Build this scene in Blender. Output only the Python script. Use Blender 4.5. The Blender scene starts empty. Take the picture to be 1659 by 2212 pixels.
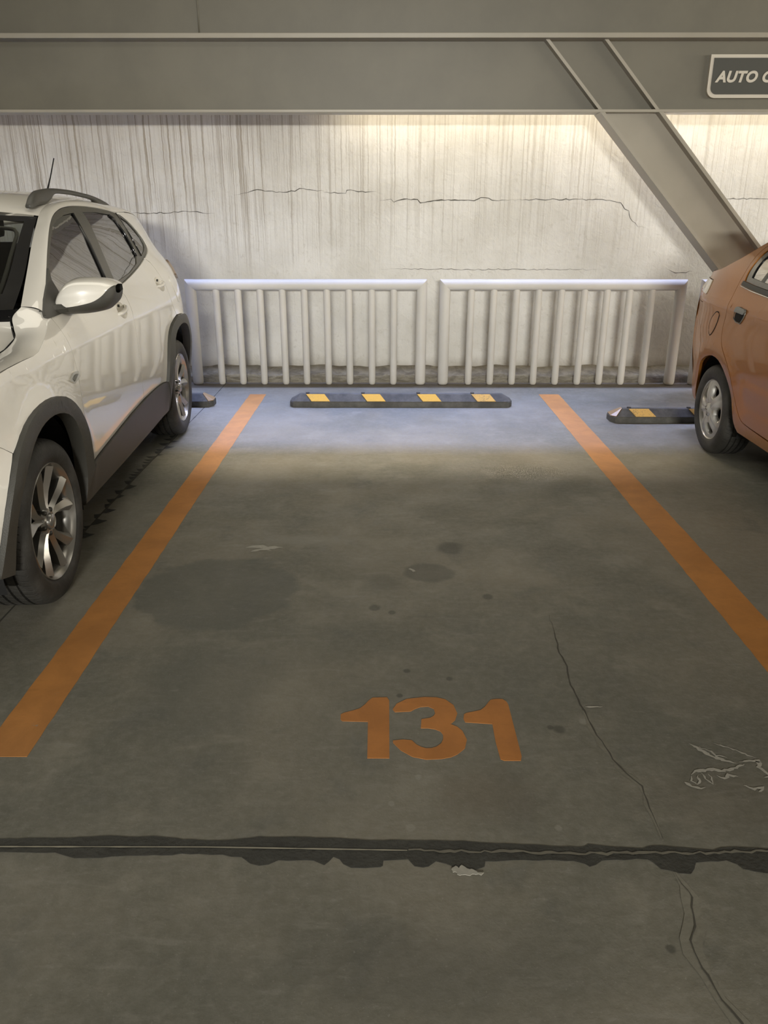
import bpy, bmesh, math, random
from mathutils import Vector, Matrix
random.seed(7)
scn = bpy.context.scene
col = scn.collection
PI = math.pi

# ------------------------------------------------------------------ helpers
def hermite(x, xs, ys):
    n = len(xs)
    if x <= xs[0]: return ys[0]
    if x >= xs[-1]: return ys[-1]+(ys[-1]-ys[-2])/(xs[-1]-xs[-2])*(x-xs[-1])
    for i in range(1, n):
        if x <= xs[i]:
            h = xs[i]-xs[i-1]; k = (x-xs[i-1])/h
            def m(j):
                if j == 0: return (ys[1]-ys[0])/(xs[1]-xs[0])
                if j == n-1: return (ys[-1]-ys[-2])/(xs[-1]-xs[-2])
                return ((ys[j]-ys[j-1])/(xs[j]-xs[j-1])+(ys[j+1]-ys[j])/(xs[j+1]-xs[j]))/2
            a, b = ys[i-1], ys[i]; ma, mb = m(i-1)*h, m(i)*h
            return (2*k**3-3*k*k+1)*a+(k**3-2*k*k+k)*ma+(-2*k**3+3*k*k)*b+(k**3-k*k)*mb
def sst(x, a, b):
    k = min(1, max(0, (x-a)/(b-a))); return k*k*(3-2*k)

def new_obj(name, me, mat, parent=None, smooth=False):
    o = bpy.data.objects.new(name, me); col.objects.link(o)
    if mat: me.materials.append(mat)
    if parent: o.parent = parent
    if smooth:
        for p in me.polygons: p.use_smooth = True
    return o
def from_bm(name, bm, mat, parent=None, smooth=False, recalc=True):
    if recalc: bmesh.ops.recalc_face_normals(bm, faces=bm.faces)
    me = bpy.data.meshes.new(name); bm.to_mesh(me); bm.free()
    return new_obj(name, me, mat, parent, smooth)
def empty(name, loc, rz=0):
    o = bpy.data.objects.new(name, None); col.objects.link(o)
    o.location = loc; o.rotation_euler = (0, 0, rz); o.empty_display_size = .2
    return o
def tag(o, label, cat, group=None, kind=None):
    if label: o['label'] = label
    if cat: o['category'] = cat
    if group: o['group'] = group
    if kind: o['kind'] = kind
    return o
def box(bm, x0, x1, y0, y1, z0, z1, bev=0.0, mat=None):
    vs = [bm.verts.new((x, y, z)) for x in (x0, x1) for y in (y0, y1) for z in (z0, z1)]
    fs = []
    for q in ((0,1,3,2),(4,6,7,5),(0,4,5,1),(2,3,7,6),(0,2,6,4),(1,5,7,3)):
        fs.append(bm.faces.new([vs[i] for i in q]))
    if mat:
        bmesh.ops.transform(bm, matrix=mat, verts=vs)
    if bev:
        es = set(e for f in fs for e in f.edges)
        bmesh.ops.bevel(bm, geom=list(es), offset=bev, segments=2, affect='EDGES', profile=.6)
def tube(bm, pts, r, n=16, caps=True, rx=None):
    """round tube through pts; r is a number or a list"""
    pts = [Vector(p) for p in pts]; rings = []
    for i, p in enumerate(pts):
        if i == 0: d = pts[1]-p
        elif i == len(pts)-1: d = p-pts[i-1]
        else: d = (pts[i+1]-p).normalized()+(p-pts[i-1]).normalized()
        d.normalize()
        up = Vector((0, 0, 1)) if abs(d.z) < .9 else Vector((0, 1, 0))
        a = d.cross(up).normalized(); b = a.cross(d).normalized()
        rr = r[i] if isinstance(r, (list, tuple)) else r
        rings.append([bm.verts.new(p+a*math.cos(2*PI*k/n)*rr*(rx or 1)+b*math.sin(2*PI*k/n)*rr) for k in range(n)])
    for i in range(len(rings)-1):
        for k in range(n):
            bm.faces.new((rings[i][k], rings[i][(k+1)%n], rings[i+1][(k+1)%n], rings[i+1][k]))
    if caps:
        bm.faces.new(rings[0][::-1]); bm.faces.new(rings[-1])
def lathe_x(bm, prof, n=64, cx=0, cy=0, cz=0, closed=False):
    """prof: list of (x, r) revolved about the X axis"""
    rings = []
    for x, r in prof:
        rings.append([bm.verts.new((cx+x, cy+math.sin(2*PI*k/n)*r, cz+math.cos(2*PI*k/n)*r)) for k in range(n)])
    m = len(rings)
    for i in range(m if closed else m-1):
        for k in range(n):
            A, B = rings[i], rings[(i+1)%m]
            bm.faces.new((A[k], A[(k+1)%n], B[(k+1)%n], B[k]))
    return rings
def resample(pts, n):
    pts = [Vector(p) for p in pts]; L = [0]
    for i in range(1, len(pts)): L.append(L[-1]+max(1e-5, (pts[i]-pts[i-1]).length))
    xs = L; out = []
    for k in range(n):
        d = L[-1]*k/(n-1)
        out.append(Vector([hermite(d, xs, [p[c] for p in pts]) for c in range(3)]))
    return out
def grid(bm, rows):
    vr = [[bm.verts.new(p) for p in r] for r in rows]
    for i in range(len(vr)-1):
        for j in range(len(vr[0])-1):
            bm.faces.new((vr[i][j], vr[i+1][j], vr[i+1][j+1], vr[i][j+1]))
    return vr
def flat_poly(bm, pts, z, thick=0.0, edge=False):
    vs = [bm.verts.new((p[0], p[1], z)) for p in pts]
    f = bm.faces.new(vs); f.normal_update()
    if thick:
        r = bmesh.ops.extrude_face_region(bm, geom=[f])
        bmesh.ops.translate(bm, vec=(0, 0, -thick), verts=[v for v in r['geom'] if isinstance(v, bmesh.types.BMVert)])

# ------------------------------------------------------------------ materials
def mat_new(name):
    m = bpy.data.materials.new(name); m.use_nodes = True
    nt = m.node_tree; b = nt.nodes['Principled BSDF']
    return m, nt, b
def N(nt, typ, **kw):
    n = nt.nodes.new(typ)
    for k, v in kw.items():
        if k.startswith('i_'): n.inputs[k[2:].replace('_', ' ')].default_value = v
        else: setattr(n, k, v)
    return n
def simple(name, colr, rough=.5, metal=0, coat=0, noise=.06, scale=8, bump=0, spec=.5, coatrough=.03, bscale=60, ior=1.5):
    m, nt, b = mat_new(name)
    b.inputs['Roughness'].default_value = rough
    b.inputs['Metallic'].default_value = metal
    b.inputs['Coat Weight'].default_value = coat
    b.inputs['Coat Roughness'].default_value = coatrough
    b.inputs['Specular IOR Level'].default_value = spec
    b.inputs['IOR'].default_value = ior
    tc = N(nt, 'ShaderNodeTexCoord')
    no = N(nt, 'ShaderNodeTexNoise'); no.inputs['Scale'].default_value = scale; no.inputs['Detail'].default_value = 5
    nt.links.new(tc.outputs['Object'], no.inputs['Vector'])
    mx = N(nt, 'ShaderNodeMix', data_type='RGBA')
    mx.inputs['A'].default_value = (*[c*(1-noise) for c in colr], 1)
    mx.inputs['B'].default_value = (*[min(1, c*(1+noise)) for c in colr], 1)
    nt.links.new(no.outputs['Fac'], mx.inputs['Factor'])
    nt.links.new(mx.outputs['Result'], b.inputs['Base Color'])
    if bump:
        n2 = N(nt, 'ShaderNodeTexNoise'); n2.inputs['Scale'].default_value = bscale; n2.inputs['Detail'].default_value = 4
        nt.links.new(tc.outputs['Object'], n2.inputs['Vector'])
        bp = N(nt, 'ShaderNodeBump'); bp.inputs['Strength'].default_value = bump; bp.inputs['Distance'].default_value = .01
        nt.links.new(n2.outputs['Fac'], bp.inputs['Height']); nt.links.new(bp.outputs['Normal'], b.inputs['Normal'])
    return m
def glass(name, tint, refl_ior=1.9, rough=.01, density=.85):
    m, nt, b = mat_new(name); nt.nodes.remove(b)
    out = nt.nodes['Material Output']
    tr = N(nt, 'ShaderNodeBsdfTransparent'); tr.inputs['Color'].default_value = (*tint, 1)
    gl = N(nt, 'ShaderNodeBsdfGlossy'); gl.inputs['Roughness'].default_value = rough; gl.inputs['Color'].default_value = (1, 1, 1, 1)
    fr = N(nt, 'ShaderNodeFresnel'); fr.inputs['IOR'].default_value = refl_ior
    mx = N(nt, 'ShaderNodeMixShader')
    nt.links.new(fr.outputs[0], mx.inputs[0]); nt.links.new(tr.outputs[0], mx.inputs[1]); nt.links.new(gl.outputs[0], mx.inputs[2])
    nt.links.new(mx.outputs[0], out.inputs['Surface'])
    return m

class NB:
    """little node-math builder"""
    def __init__(s, nt): s.nt = nt
    def m(s, op, a, b=None, c=None, clamp=False):
        n = s.nt.nodes.new('ShaderNodeMath'); n.operation = op; n.use_clamp = clamp
        for i, v in enumerate((a, b, c)):
            if v is None: continue
            if isinstance(v, (int, float)): n.inputs[i].default_value = v
            else: s.nt.links.new(v, n.inputs[i])
        return n.outputs[0]
    def ramp(s, v, a, b, lo=0., hi=1., smooth=True):
        n = s.nt.nodes.new('ShaderNodeMapRange'); n.interpolation_type = 'SMOOTHSTEP' if smooth else 'LINEAR'
        s.nt.links.new(v, n.inputs['Value'])
        n.inputs['From Min'].default_value = a; n.inputs['From Max'].default_value = b
        n.inputs['To Min'].default_value = lo; n.inputs['To Max'].default_value = hi
        return n.outputs['Result']
    def noise(s, vec, scale, detail=4, rough=.5, dist=0):
        n = s.nt.nodes.new('ShaderNodeTexNoise'); s.nt.links.new(vec, n.inputs['Vector'])
        n.inputs['Scale'].default_value = scale; n.inputs['Detail'].default_value = detail
        n.inputs['Roughness'].default_value = rough; n.inputs['Distortion'].default_value = dist
        return n.outputs['Fac']
    def scaled(s, vec, sx, sy, sz, off=(0, 0, 0)):
        n = s.nt.nodes.new('ShaderNodeMapping'); s.nt.links.new(vec, n.inputs['Vector'])
        n.inputs['Scale'].default_value = (sx, sy, sz); n.inputs['Location'].default_value = off
        return n.outputs[0]
    def mix(s, f, a, b):
        n = s.nt.nodes.new('ShaderNodeMix'); n.data_type = 'RGBA'
        for k, v in (('Factor', f), ('A', a), ('B', b)):
            if isinstance(v, tuple): n.inputs[k].default_value = (*v, 1)
            elif isinstance(v, (int, float)): n.inputs[k].default_value = v
            else: s.nt.links.new(v, n.inputs[k])
        return n.outputs['Result']
    def bump(s, h, strength, dist, b, prev=None):
        n = s.nt.nodes.new('ShaderNodeBump'); n.inputs['Strength'].default_value = strength; n.inputs['Distance'].default_value = dist
        s.nt.links.new(h, n.inputs['Height'])
        if prev is not None: s.nt.links.new(prev, n.inputs['Normal'])
        if b is not None: s.nt.links.new(n.outputs[0], b.inputs['Normal'])
        return n.outputs[0]

def floor_material():
    m, nt, b = mat_new('worn_concrete_floor'); q = NB(nt)
    tc = nt.nodes.new('ShaderNodeTexCoord').outputs['Object']
    sep = nt.nodes.new('ShaderNodeSeparateXYZ'); nt.links.new(tc, sep.inputs[0])
    X, Y = sep.outputs[0], sep.outputs[1]
    big = q.noise(tc, .9, 5, .55, .4)
    mid = q.noise(tc, 4.5, 6, .62, .2)
    fine = q.noise(tc, 34, 5, .7)
    c = q.mix(q.ramp(big, .36, .66), (.150, .148, .118), (.226, .209, .163))
    c = q.mix(q.m('MULTIPLY', q.ramp(mid, .50, .70), .5), c, (.28, .262, .21))
    c = q.mix(q.m('MULTIPLY', q.ramp(mid, .46, .28), .5), c, (.115, .118, .102))
    c = q.mix(q.m('MULTIPLY', q.ramp(fine, .35, .7), .22), c, (.34, .33, .29))
    # trowel smears, stretched across the bay
    sm = q.noise(q.scaled(tc, 2.0, 11, 1), 2.2, 5, .65, .5)
    c = q.mix(q.m('MULTIPLY', q.ramp(sm, .56, .74), .35), c, (.30, .29, .25))
    # oil marks and a damp round patch, each with its own outline
    wob = q.m('MULTIPLY', q.m('SUBTRACT', q.noise(tc, 9, 4), .5), .16)
    def blob(cx, cy, rx, ry, soft, amt, colr, c):
        dx = q.m('DIVIDE', q.m('SUBTRACT', X, cx), rx); dy = q.m('DIVIDE', q.m('SUBTRACT', Y, cy), ry)
        d = q.m('SQRT', q.m('ADD', q.m('MULTIPLY', dx, dx), q.m('MULTIPLY', dy, dy)))
        d = q.m('ADD', d, q.m('MULTIPLY', wob, 3.0))
        return q.mix(q.m('MULTIPLY', q.ramp(d, 1.0, 1.0-soft), amt), c, colr)
    dark = (.085, .085, .070)
    c = blob(.185, 3.13, .125, .11, .25, .55, dark, c)
    c = blob(-.02, 3.02, .10, .12, .7, .35, dark, c)
    c = blob(-.72, 2.95, .36, .36, .15, .5, (.105, .112, .098), c)
    c = blob(-.62, 2.25, .30, .45, .6, .32, (.105, .112, .098), c)
    c = blob(-.40, 3.50, .28, .10, .8, .5, (.30, .29, .25), c)
    c = blob(.28, 1.72, .20, .16, .8, .30, (.16, .125, .085), c)
    c = blob(.90, 1.70, .35, .2, .8, .25, (.16, .135, .10), c)
    c = blob(0.10, 1.2, .55, .17, .8, .35, (.10, .10, .085), c)
    for cx, cy, r, v in ((.07, 2.337, .016, 0), (.215, 2.289, .015, 0), (.043, 2.188, .014, 0), (.535, 2.011, .025, 0), (.51, 2.02, .014, 0),
                         (.62, 1.24, .014, 0), (.013, 1.683, .012, 1), (.063, 1.595, .017, 1), (.448, 1.596, .012, 1), (.09, 1.79, .012, 1),
                         (-.05, 2.8, .03, 0), (.02, 2.76, .02, 0), (.30, 3.4, .08, 0), (.42, 2.9, .03, 0), (.62, 2.05, .02, 1)):
        c = blob(cx, cy, r, r*1.1, .5, .65 if v == 0 else .35, (.06, .06, .05) if v == 0 else (.38, .37, .32), c)
    # tyre-scuff haze of the driven lanes and the dirty gutter beside the footing
    gut = q.ramp(q.m('ADD', Y, q.m('MULTIPLY', wob, .15)), 6.985, 7.005)
    c = q.mix(q.m('MULTIPLY', gut, .75), c, (.105, .085, .060))
    pale = q.ramp(q.noise(q.scaled(tc, 3, 9, 1), 5, 5, .7), .55, .75)
    c = q.mix(q.m('MULTIPLY', pale, .25), c, (.36, .35, .32))
    sp = q.noise(tc, 120, 3, .6)
    c = q.mix(q.m('MULTIPLY', q.ramp(sp, .62, .72), .25), c, (.42, .41, .37))
    # weave of hairline scratches
    nt.links.new(c, b.inputs['Base Color'])
    rg = q.ramp(q.noise(tc, 3, 5, .6), .3, .7, .42, .66)
    nt.links.new(rg, b.inputs['Roughness'])
    b.inputs['Specular IOR Level'].default_value = .35
    h = q.m('ADD', q.m('MULTIPLY', fine, .6), q.m('MULTIPLY', mid, .8))
    q.bump(h, .35, .006, b)
    return m
def wall_material():
    m, nt, b = mat_new('streaked_plaster_wall'); q = NB(nt)
    tc = nt.nodes.new('ShaderNodeTexCoord').outputs['Object']
    sep = nt.nodes.new('ShaderNodeSeparateXYZ'); nt.links.new(tc, sep.inputs[0])
    X, Z = sep.outputs[0], sep.outputs[2]
    warp = nt.nodes.new('ShaderNodeCombineXYZ')
    wx = q.m('ADD', X, q.m('MULTIPLY', q.noise(q.scaled(tc, 3, 1, 5), 2.5, 4), .016))
    nt.links.new(wx, warp.inputs[0]); nt.links.new(Z, warp.inputs[2])
    st = q.noise(q.scaled(warp.outputs[0], 44, 1, .30), 1.0, 4, .8)
    st2 = q.noise(q.scaled(warp.outputs[0], 120, 1, 1.1, (3, 0, 1)), 1.0, 3, .65)
    runs = q.ramp(st, .50, .62); runs2 = q.ramp(st2, .50, .64)
    # streak strength: strong on the old left part and near the top, fading downwards
    left = q.ramp(X, .6, -2.6)
    hgt = q.ramp(q.m('ADD', Z, q.m('MULTIPLY', q.m('SUBTRACT', q.noise(q.scaled(tc, 5, 1, 1), 1.5, 3), .5), 1.3)), .8, 1.9)
    below = q.m('MULTIPLY', q.ramp(Z, 1.62, 1.56), q.ramp(Z, .9, 1.5))
    amt = q.m('MULTIPLY', q.m('ADD', .42, q.m('MULTIPLY', left, .75)), q.m('MAXIMUM', hgt, q.m('MULTIPLY', below, .7)), clamp=True)
    c = q.mix(q.ramp(q.noise(tc, 1.7, 5, .6), .3, .7), (.60, .585, .54), (.72, .71, .675))
    c = q.mix(q.m('MULTIPLY', q.m('MULTIPLY', runs, amt), .85), c, (.255, .215, .160))
    c = q.mix(q.m('MULTIPLY', q.m('MULTIPLY', runs2, amt), .42), c, (.30, .26, .20))
    # general grime of the left end and above
    grime = q.m('MULTIPLY', left, q.ramp(Z, 1.1, 2.3))
    c = q.mix(q.m('MULTIPLY', grime, .30), c, (.36, .31, .235))
    # dirty splash zone at the foot
    foot = q.ramp(q.m('ADD', Z, q.m('MULTIPLY', q.noise(tc, 6, 4), .12)), .26, .12)
    c = q.mix(q.m('MULTIPLY', foot, .45), c, (.24, .21, .165))
    blot = q.ramp(q.noise(tc, 22, 5, .7), .56, .72)
    c = q.mix(q.m('MULTIPLY', blot, .24), c, (.33, .29, .23))
    nt.links.new(c, b.inputs['Base Color'])
    b.inputs['Roughness'].default_value = .62
    b.inputs['Specular IOR Level'].default_value = .3
    rough = q.noise(tc, 13, 6, .62, .9)
    ridge = q.noise(tc, 4, 5, .6, 1.5)
    n1 = q.bump(rough, .42, .018, None)
    n2 = q.bump(ridge, .22, .02, None, n1)
    q.bump(q.m('ADD', q.m('MULTIPLY', st, .7), q.m('MULTIPLY', st2, .3)), .25, .010, b, n2)
    return m
def footing_material():
    m, nt, b = mat_new('rough_dirty_footing'); q = NB(nt)
    tc = nt.nodes.new('ShaderNodeTexCoord').outputs['Object']
    f = q.noise(q.scaled(tc, 2, 1, 9), 4, 6, .65, .6)
    c = q.mix(q.ramp(f, .3, .7), (.13, .112, .078), (.28, .255, .19))
    nt.links.new(c, b.inputs['Base Color']); b.inputs['Roughness'].default_value = .8
    q.bump(q.noise(tc, 25, 6, .7), .6, .02, b)
    return m
def paint_line_material(name, base, worn, amount):
    m, nt, b = mat_new(name); q = NB(nt)
    tc = nt.nodes.new('ShaderNodeTexCoord').outputs['Object']
    f = q.noise(tc, 5, 5, .65, .3); g = q.noise(q.scaled(tc, 6, 30, 1), 1.5, 4, .7)
    c = q.mix(q.ramp(f, .3, .7), base, tuple(x*.78 for x in base))
    c = q.mix(q.m('MULTIPLY', q.ramp(g, .56, .70), .3), c, tuple(x*.62 for x in base))
    h = q.noise(tc, 26, 5, .75, .6)
    c = q.mix(q.m('MULTIPLY', q.ramp(h, .68, .73), amount), c, worn)
    nt.links.new(c, b.inputs['Base Color']); b.inputs['Roughness'].default_value = .55
    b.inputs['Specular IOR Level'].default_value = .35
    q.bump(f, .3, .004, b)
    return m
def steel_paint(name, a, bcol, rough=.42):
    m, nt, b = mat_new(name); q = NB(nt)
    tc = nt.nodes.new('ShaderNodeTexCoord').outputs['Object']
    f = q.noise(tc, 1.6, 5, .6); g = q.noise(tc, 90, 3, .6); s = q.noise(tc, 30, 4, .7)
    c = q.mix(q.ramp(f, .3, .7), a, bcol)
    c = q.mix(q.m('MULTIPLY', q.ramp(s, .74, .78), .7), c, tuple(x*.4 for x in a))
    nt.links.new(c, b.inputs['Base Color']); b.inputs['Roughness'].default_value = rough
    q.bump(g, .12, .002, b)
    return m
def rubber_material(name, base, scale=90):
    m, nt, b = mat_new(name); q = NB(nt)
    tc = nt.nodes.new('ShaderNodeTexCoord').outputs['Object']
    f = q.noise(tc, 7, 5, .7); g = q.noise(tc, scale, 3, .6)
    c = q.mix(q.ramp(f, .35, .75), base, tuple(x*2.0+.012 for x in base))
    nt.links.new(c, b.inputs['Base Color']); b.inputs['Roughness'].default_value = .62
    q.bump(g, .3, .004, b)
    return m
def reflector_material(name, colr, dirt):
    m, nt, b = mat_new(name); q = NB(nt)
    tc = nt.nodes.new('ShaderNodeTexCoord').outputs['Object']
    g = q.noise(tc, 120, 3, .7); f = q.noise(tc, 14, 5, .7)
    c = q.mix(q.m('MULTIPLY', q.ramp(q.m('ADD', q.m('MULTIPLY', g, .6), q.m('MULTIPLY', f, .4)), .5, .62), dirt), colr, (.25, .18, .09))
    nt.links.new(c, b.inputs['Base Color']); b.inputs['Roughness'].default_value = .35
    return m

M = {}
M['floor'] = floor_material(); M['wall'] = wall_material(); M['footing'] = footing_material()
M['orange_line'] = paint_line_material('worn_orange_paint', (.56, .245, .066), (.30, .27, .22), .8)
M['digit'] = paint_line_material('stencilled_orange_paint', (.56, .225, .055), (.34, .22, .12), .3)
M['beam'] = steel_paint('grey_green_steel_paint', (.132, .122, .092), (.156, .144, .108), .5)
M['brace'] = steel_paint('brace_steel_paint', (.30, .275, .22), (.34, .31, .25), .4)
M['rail'] = steel_paint('grey_gloss_rail_paint', (.56, .54, .49), (.63, .605, .55), .6)
M['ceiling'] = simple('ceiling_concrete', (.30, .29, .26), .9, noise=.1)
M['sealant'] = simple('dark_joint_sealant', (.045, .045, .038), .6, noise=.5, scale=14, bump=.4)
M['crack'] = simple('dark_crack', (.075, .07, .055), .9, noise=.3)  # plain dark colour for cracks and the narrow floor joint
M['crack_fill'] = simple('crack_repair_cement', (.20, .19, .15), .8, noise=.3, scale=9, bump=.12)
M['chalk'] = simple('pale_scuff', (.40, .385, .33), .8, noise=.3, scale=60)
M['joint_dull'] = simple('dull_joint_edge', (.17, .16, .125), .7, noise=.4, scale=30)
M['joint_line'] = simple('pale_joint_lip', (.34, .32, .25), .7, noise=.3)
M['rubber'] = rubber_material('wheel_stop_rubber', (.055, .052, .043))
M['yellow'] = reflector_material('yellow_reflector', (.78, .46, .08), .25)
M['yellow_dirty'] = reflector_material('dusty_yellow_reflector', (.70, .43, .12), .75)
M['beige_end'] = reflector_material('dusty_beige_end', (.30, .19, .085), .35)
M['black'] = simple('black_void', (.008, .008, .008), .9, noise=.1)
M['bolt'] = simple('black_bolt', (.012, .012, .012), .4)
M['sign_dark'] = simple('sign_dark_green_grey', (.05, .05, .04), .5)
M['sign_light'] = simple('sign_beige', (.55, .51, .43), .5)
M['white_paint'] = simple('pearl_white_car_paint', (.84, .81, .735), .30, coat=1.0, noise=.015, spec=.5, coatrough=.015)
M['white_paint'].node_tree.nodes['Principled BSDF'].inputs['Coat IOR'].default_value = 1.9
M['orange_paint'] = simple('burnt_orange_car_paint', (.40, .150, .022), .45, metal=.45, coat=.55, noise=.05, scale=120, coatrough=.02)
M['clad'] = simple('dark_grey_plastic', (.055, .053, .045), .48, noise=.06, bump=.15, bscale=250)
M['trim'] = simple('window_frame_grey', (.085, .082, .068), .35, noise=.05)
M['black_gloss'] = simple('black_gloss', (.012, .012, .012), .12, coat=.5)
M['tyre'] = rubber_material('tyre_rubber', (.022, .021, .018), 140)
nt = M['tyre'].node_tree; q = NB(nt); b_ = nt.nodes['Principled BSDF']
tc = nt.nodes.new('ShaderNodeTexCoord').outputs['Object']; sp = nt.nodes.new('ShaderNodeSeparateXYZ'); nt.links.new(tc, sp.inputs[0])
ang = q.m('MULTIPLY', q.m('ARCTAN2', sp.outputs[1], sp.outputs[2]), 72/(2*PI))
tri = q.m('ABSOLUTE', q.m('SUBTRACT', q.m('FRACT', q.m('ADD', ang, q.m('MULTIPLY', sp.outputs[0], 12))), .5))
sip = q.m('MULTIPLY', q.ramp(tri, .04, .09, 1, 0), q.m('MULTIPLY', q.ramp(sp.outputs[0], -.002, -.010), q.ramp(q.m('SQRT', q.m('ADD', q.m('MULTIPLY', sp.outputs[1], sp.outputs[1]), q.m('MULTIPLY', sp.outputs[2], sp.outputs[2]))), .27, .275)))
pb = b_.inputs['Normal'].links[0].from_socket
q.bump(q.m('MULTIPLY', sip, -1.0), .8, .004, b_, pb)
M['alloy'] = simple('alloy_wheel', (.40, .39, .365), .27, metal=.85, noise=.03)
M['cap'] = simple('silver_wheel_cover', (.46, .455, .43), .42, metal=.35, noise=.05, coat=.4)
M['darkmetal'] = simple('dark_brake_metal', (.07, .068, .06), .45, metal=.8)
M['chrome'] = simple('chrome', (.75, .74, .70), .08, metal=1, noise=.01)
M['tint'] = glass('tinted_side_glass', (.10, .10, .095), 5.0)
M['clear'] = glass('windscreen_glass', (.62, .64, .60), 1.5)
M['interior'] = simple('dark_interior', (.018, .018, .018), .8, noise=.1)
M['seat'] = simple('seat_fabric', (.035, .034, .033), .9, noise=.2)
M['headliner'] = simple('pale_pillar_trim', (.38, .37, .34), .8)
M['lamp_red'] = simple('tail_lamp_red', (.26, .19, .14), .15, coat=1)
M['lamp_clear'] = simple('tail_lamp_pale', (.62, .52, .38), .12, coat=1)
M['lens'] = simple('headlamp_lens', (.55, .56, .55), .06, coat=1)
M['handle_grey'] = simple('grey_door_handle', (.20, .20, .18), .3, metal=.4)

# ------------------------------------------------------------------ camera
F = 1680.0
th = math.atan(650/F); yaw = math.radians(.2386)
cam = bpy.data.cameras.new('camera'); co = bpy.data.objects.new('camera', cam); col.objects.link(co)
co.location = (0, 0, 1.5); co.rotation_euler = (PI/2-th, 0, yaw)
cam.sensor_fit = 'VERTICAL'; cam.sensor_height = 36; cam.lens = F/2212*36
cam.clip_start = .05; cam.clip_end = 200
scn.camera = co

# ------------------------------------------------------------------ building shell
WALL = 7.62
def slab(name, x0, x1, y0, y1, z0, z1, mat):
    bm = bmesh.new(); box(bm, x0, x1, y0, y1, z0, z1)
    o = from_bm(name, bm, mat); o['kind'] = 'structure'; return o
slab('floor', -14, 14, -16, 7.9, -.2, 0, M['floor'])
slab('wall_back', -14, 14, WALL, WALL+.25, 0, 3.4, M['wall'])
slab('ceiling', -14, 14, -16, 7.9, 3.4, 3.6, M['ceiling'])
# rough concrete footing at the foot of the wall: ragged upper edge
bm = bmesh.new()
rows = []
n = 420
for prof in range(6):
    row = []
    for i in range(n+1):
        x = -14+28*i/n
        rg = .010*math.sin(x*7.3)+.006*math.sin(x*19.1+1)+random.uniform(-.004, .004)
        h = .078+rg*.8; yf = 7.245+rg*.25
        p = [(x, yf-.004, 0), (x, yf, h*.5), (x, yf+.004, h-.014), (x, yf+.014, h), (x, 7.45, h+.004), (x, WALL+.01, h+.012)][prof]
        row.append(p)
    rows.append(row)
grid(bm, rows)
o = from_bm('trim_1', bm, M['footing'], smooth=True); o['kind'] = 'structure'

# steel girder: web, flanges, upper plate with a weld seam
g = empty('steel_girder', (0, 6.94, 2.235))
tag(g, 'wide grey painted steel girder spanning above the streaked wall', 'beam')
def gpart(name, fn, mat, parent=g, smooth=False):
    bm = bmesh.new(); fn(bm); o = from_bm(name, bm, mat, parent, smooth)
    root = parent
    while root.parent: root = root.parent
    o.location = (0, 0, 0)
    for v in o.data.vertices: v.co -= root.location
    return o
gpart('web', lambda bm: box(bm, -9, 9, 6.94, 6.955, 2.245, 2.74), M['beam'])
gpart('flange', lambda bm: box(bm, -9, 9, 6.85, 7.03, 2.226, 2.247, .003), M['brace'])
gpart('flange', lambda bm: box(bm, -9, 9, 6.80, 7.09, 2.726, 2.761, .004), M['brace'])
gpart('upper_plate', lambda bm: box(bm, -9, 9, 6.93, 6.95, 2.761, 3.398), M['beam'])
def seam(bm):
    tube(bm, [(-1.455, 6.928, 2.76), (-1.453, 6.928, 2.95), (-1.458, 6.928, 3.2), (-1.455, 6.928, 3.38)], .006, 8)
    tube(bm, [(-1.49, 6.926, 2.764), (-1.455, 6.924, 2.770), (-1.42, 6.926, 2.764)], .006, 8)
gpart('weld_seam', seam, M['beam'], smooth=True)
def contact_strip(bm):
    tube(bm, [(-9, 6.937, 2.249), (9, 6.937, 2.249)], .005, 6)
gpart('contact_line', contact_strip, M['clad'])  # dark strip drawn where web and bottom flange touch
# stiffener plates continuing the brace flanges up the web
D = Vector((1.0, -1.065)).normalized()      # brace direction (x, z)
def plate(bm, xa, za, zb, w, y0, y1):
    xb = xa+(zb-za)*D.x/D.y
    hw = w/2/abs(D.y)
    vs = []
    for (x, z) in ((xa, za), (xb, zb)):
        for dx in (-hw, hw):
            for y in (y0, y1): vs.append(bm.verts.new((x+dx, y, z)))
    for qd in ((0,1,3,2),(4,6,7,5),(0,4,5,1),(2,3,7,6),(0,2,6,4),(1,5,7,3)): bm.faces.new([vs[i] for i in qd])
gpart('stiffener', lambda bm: plate(bm, 1.675, 2.247, 2.734, .022, 6.86, 6.94), M['brace'])
gpart('stiffener', lambda bm: plate(bm, 2.125, 2.247, 2.734, .022, 6.86, 6.94), M['brace'])
# diagonal brace, an H section going down behind the orange car
br = empty('diagonal_brace', (4.25, 6.94, 0))
tag(br, 'grey painted steel diagonal brace sloping down from the girder to behind the orange car', 'brace')
def gp2(name, fn, mat): return gpart(name, fn, mat, br)
gp2('flange', lambda bm: plate(bm, 1.690, 2.2245, 0.0, .026, 6.835, 7.045), M['brace'])
gp2('flange', lambda bm: plate(bm, 2.150, 2.2245, 0.0, .026, 6.835, 7.045), M['brace'])
gp2('web', lambda bm: plate(bm, 1.920, 2.224, 0.0, .315, 6.93, 6.945), M['brace'])

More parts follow.
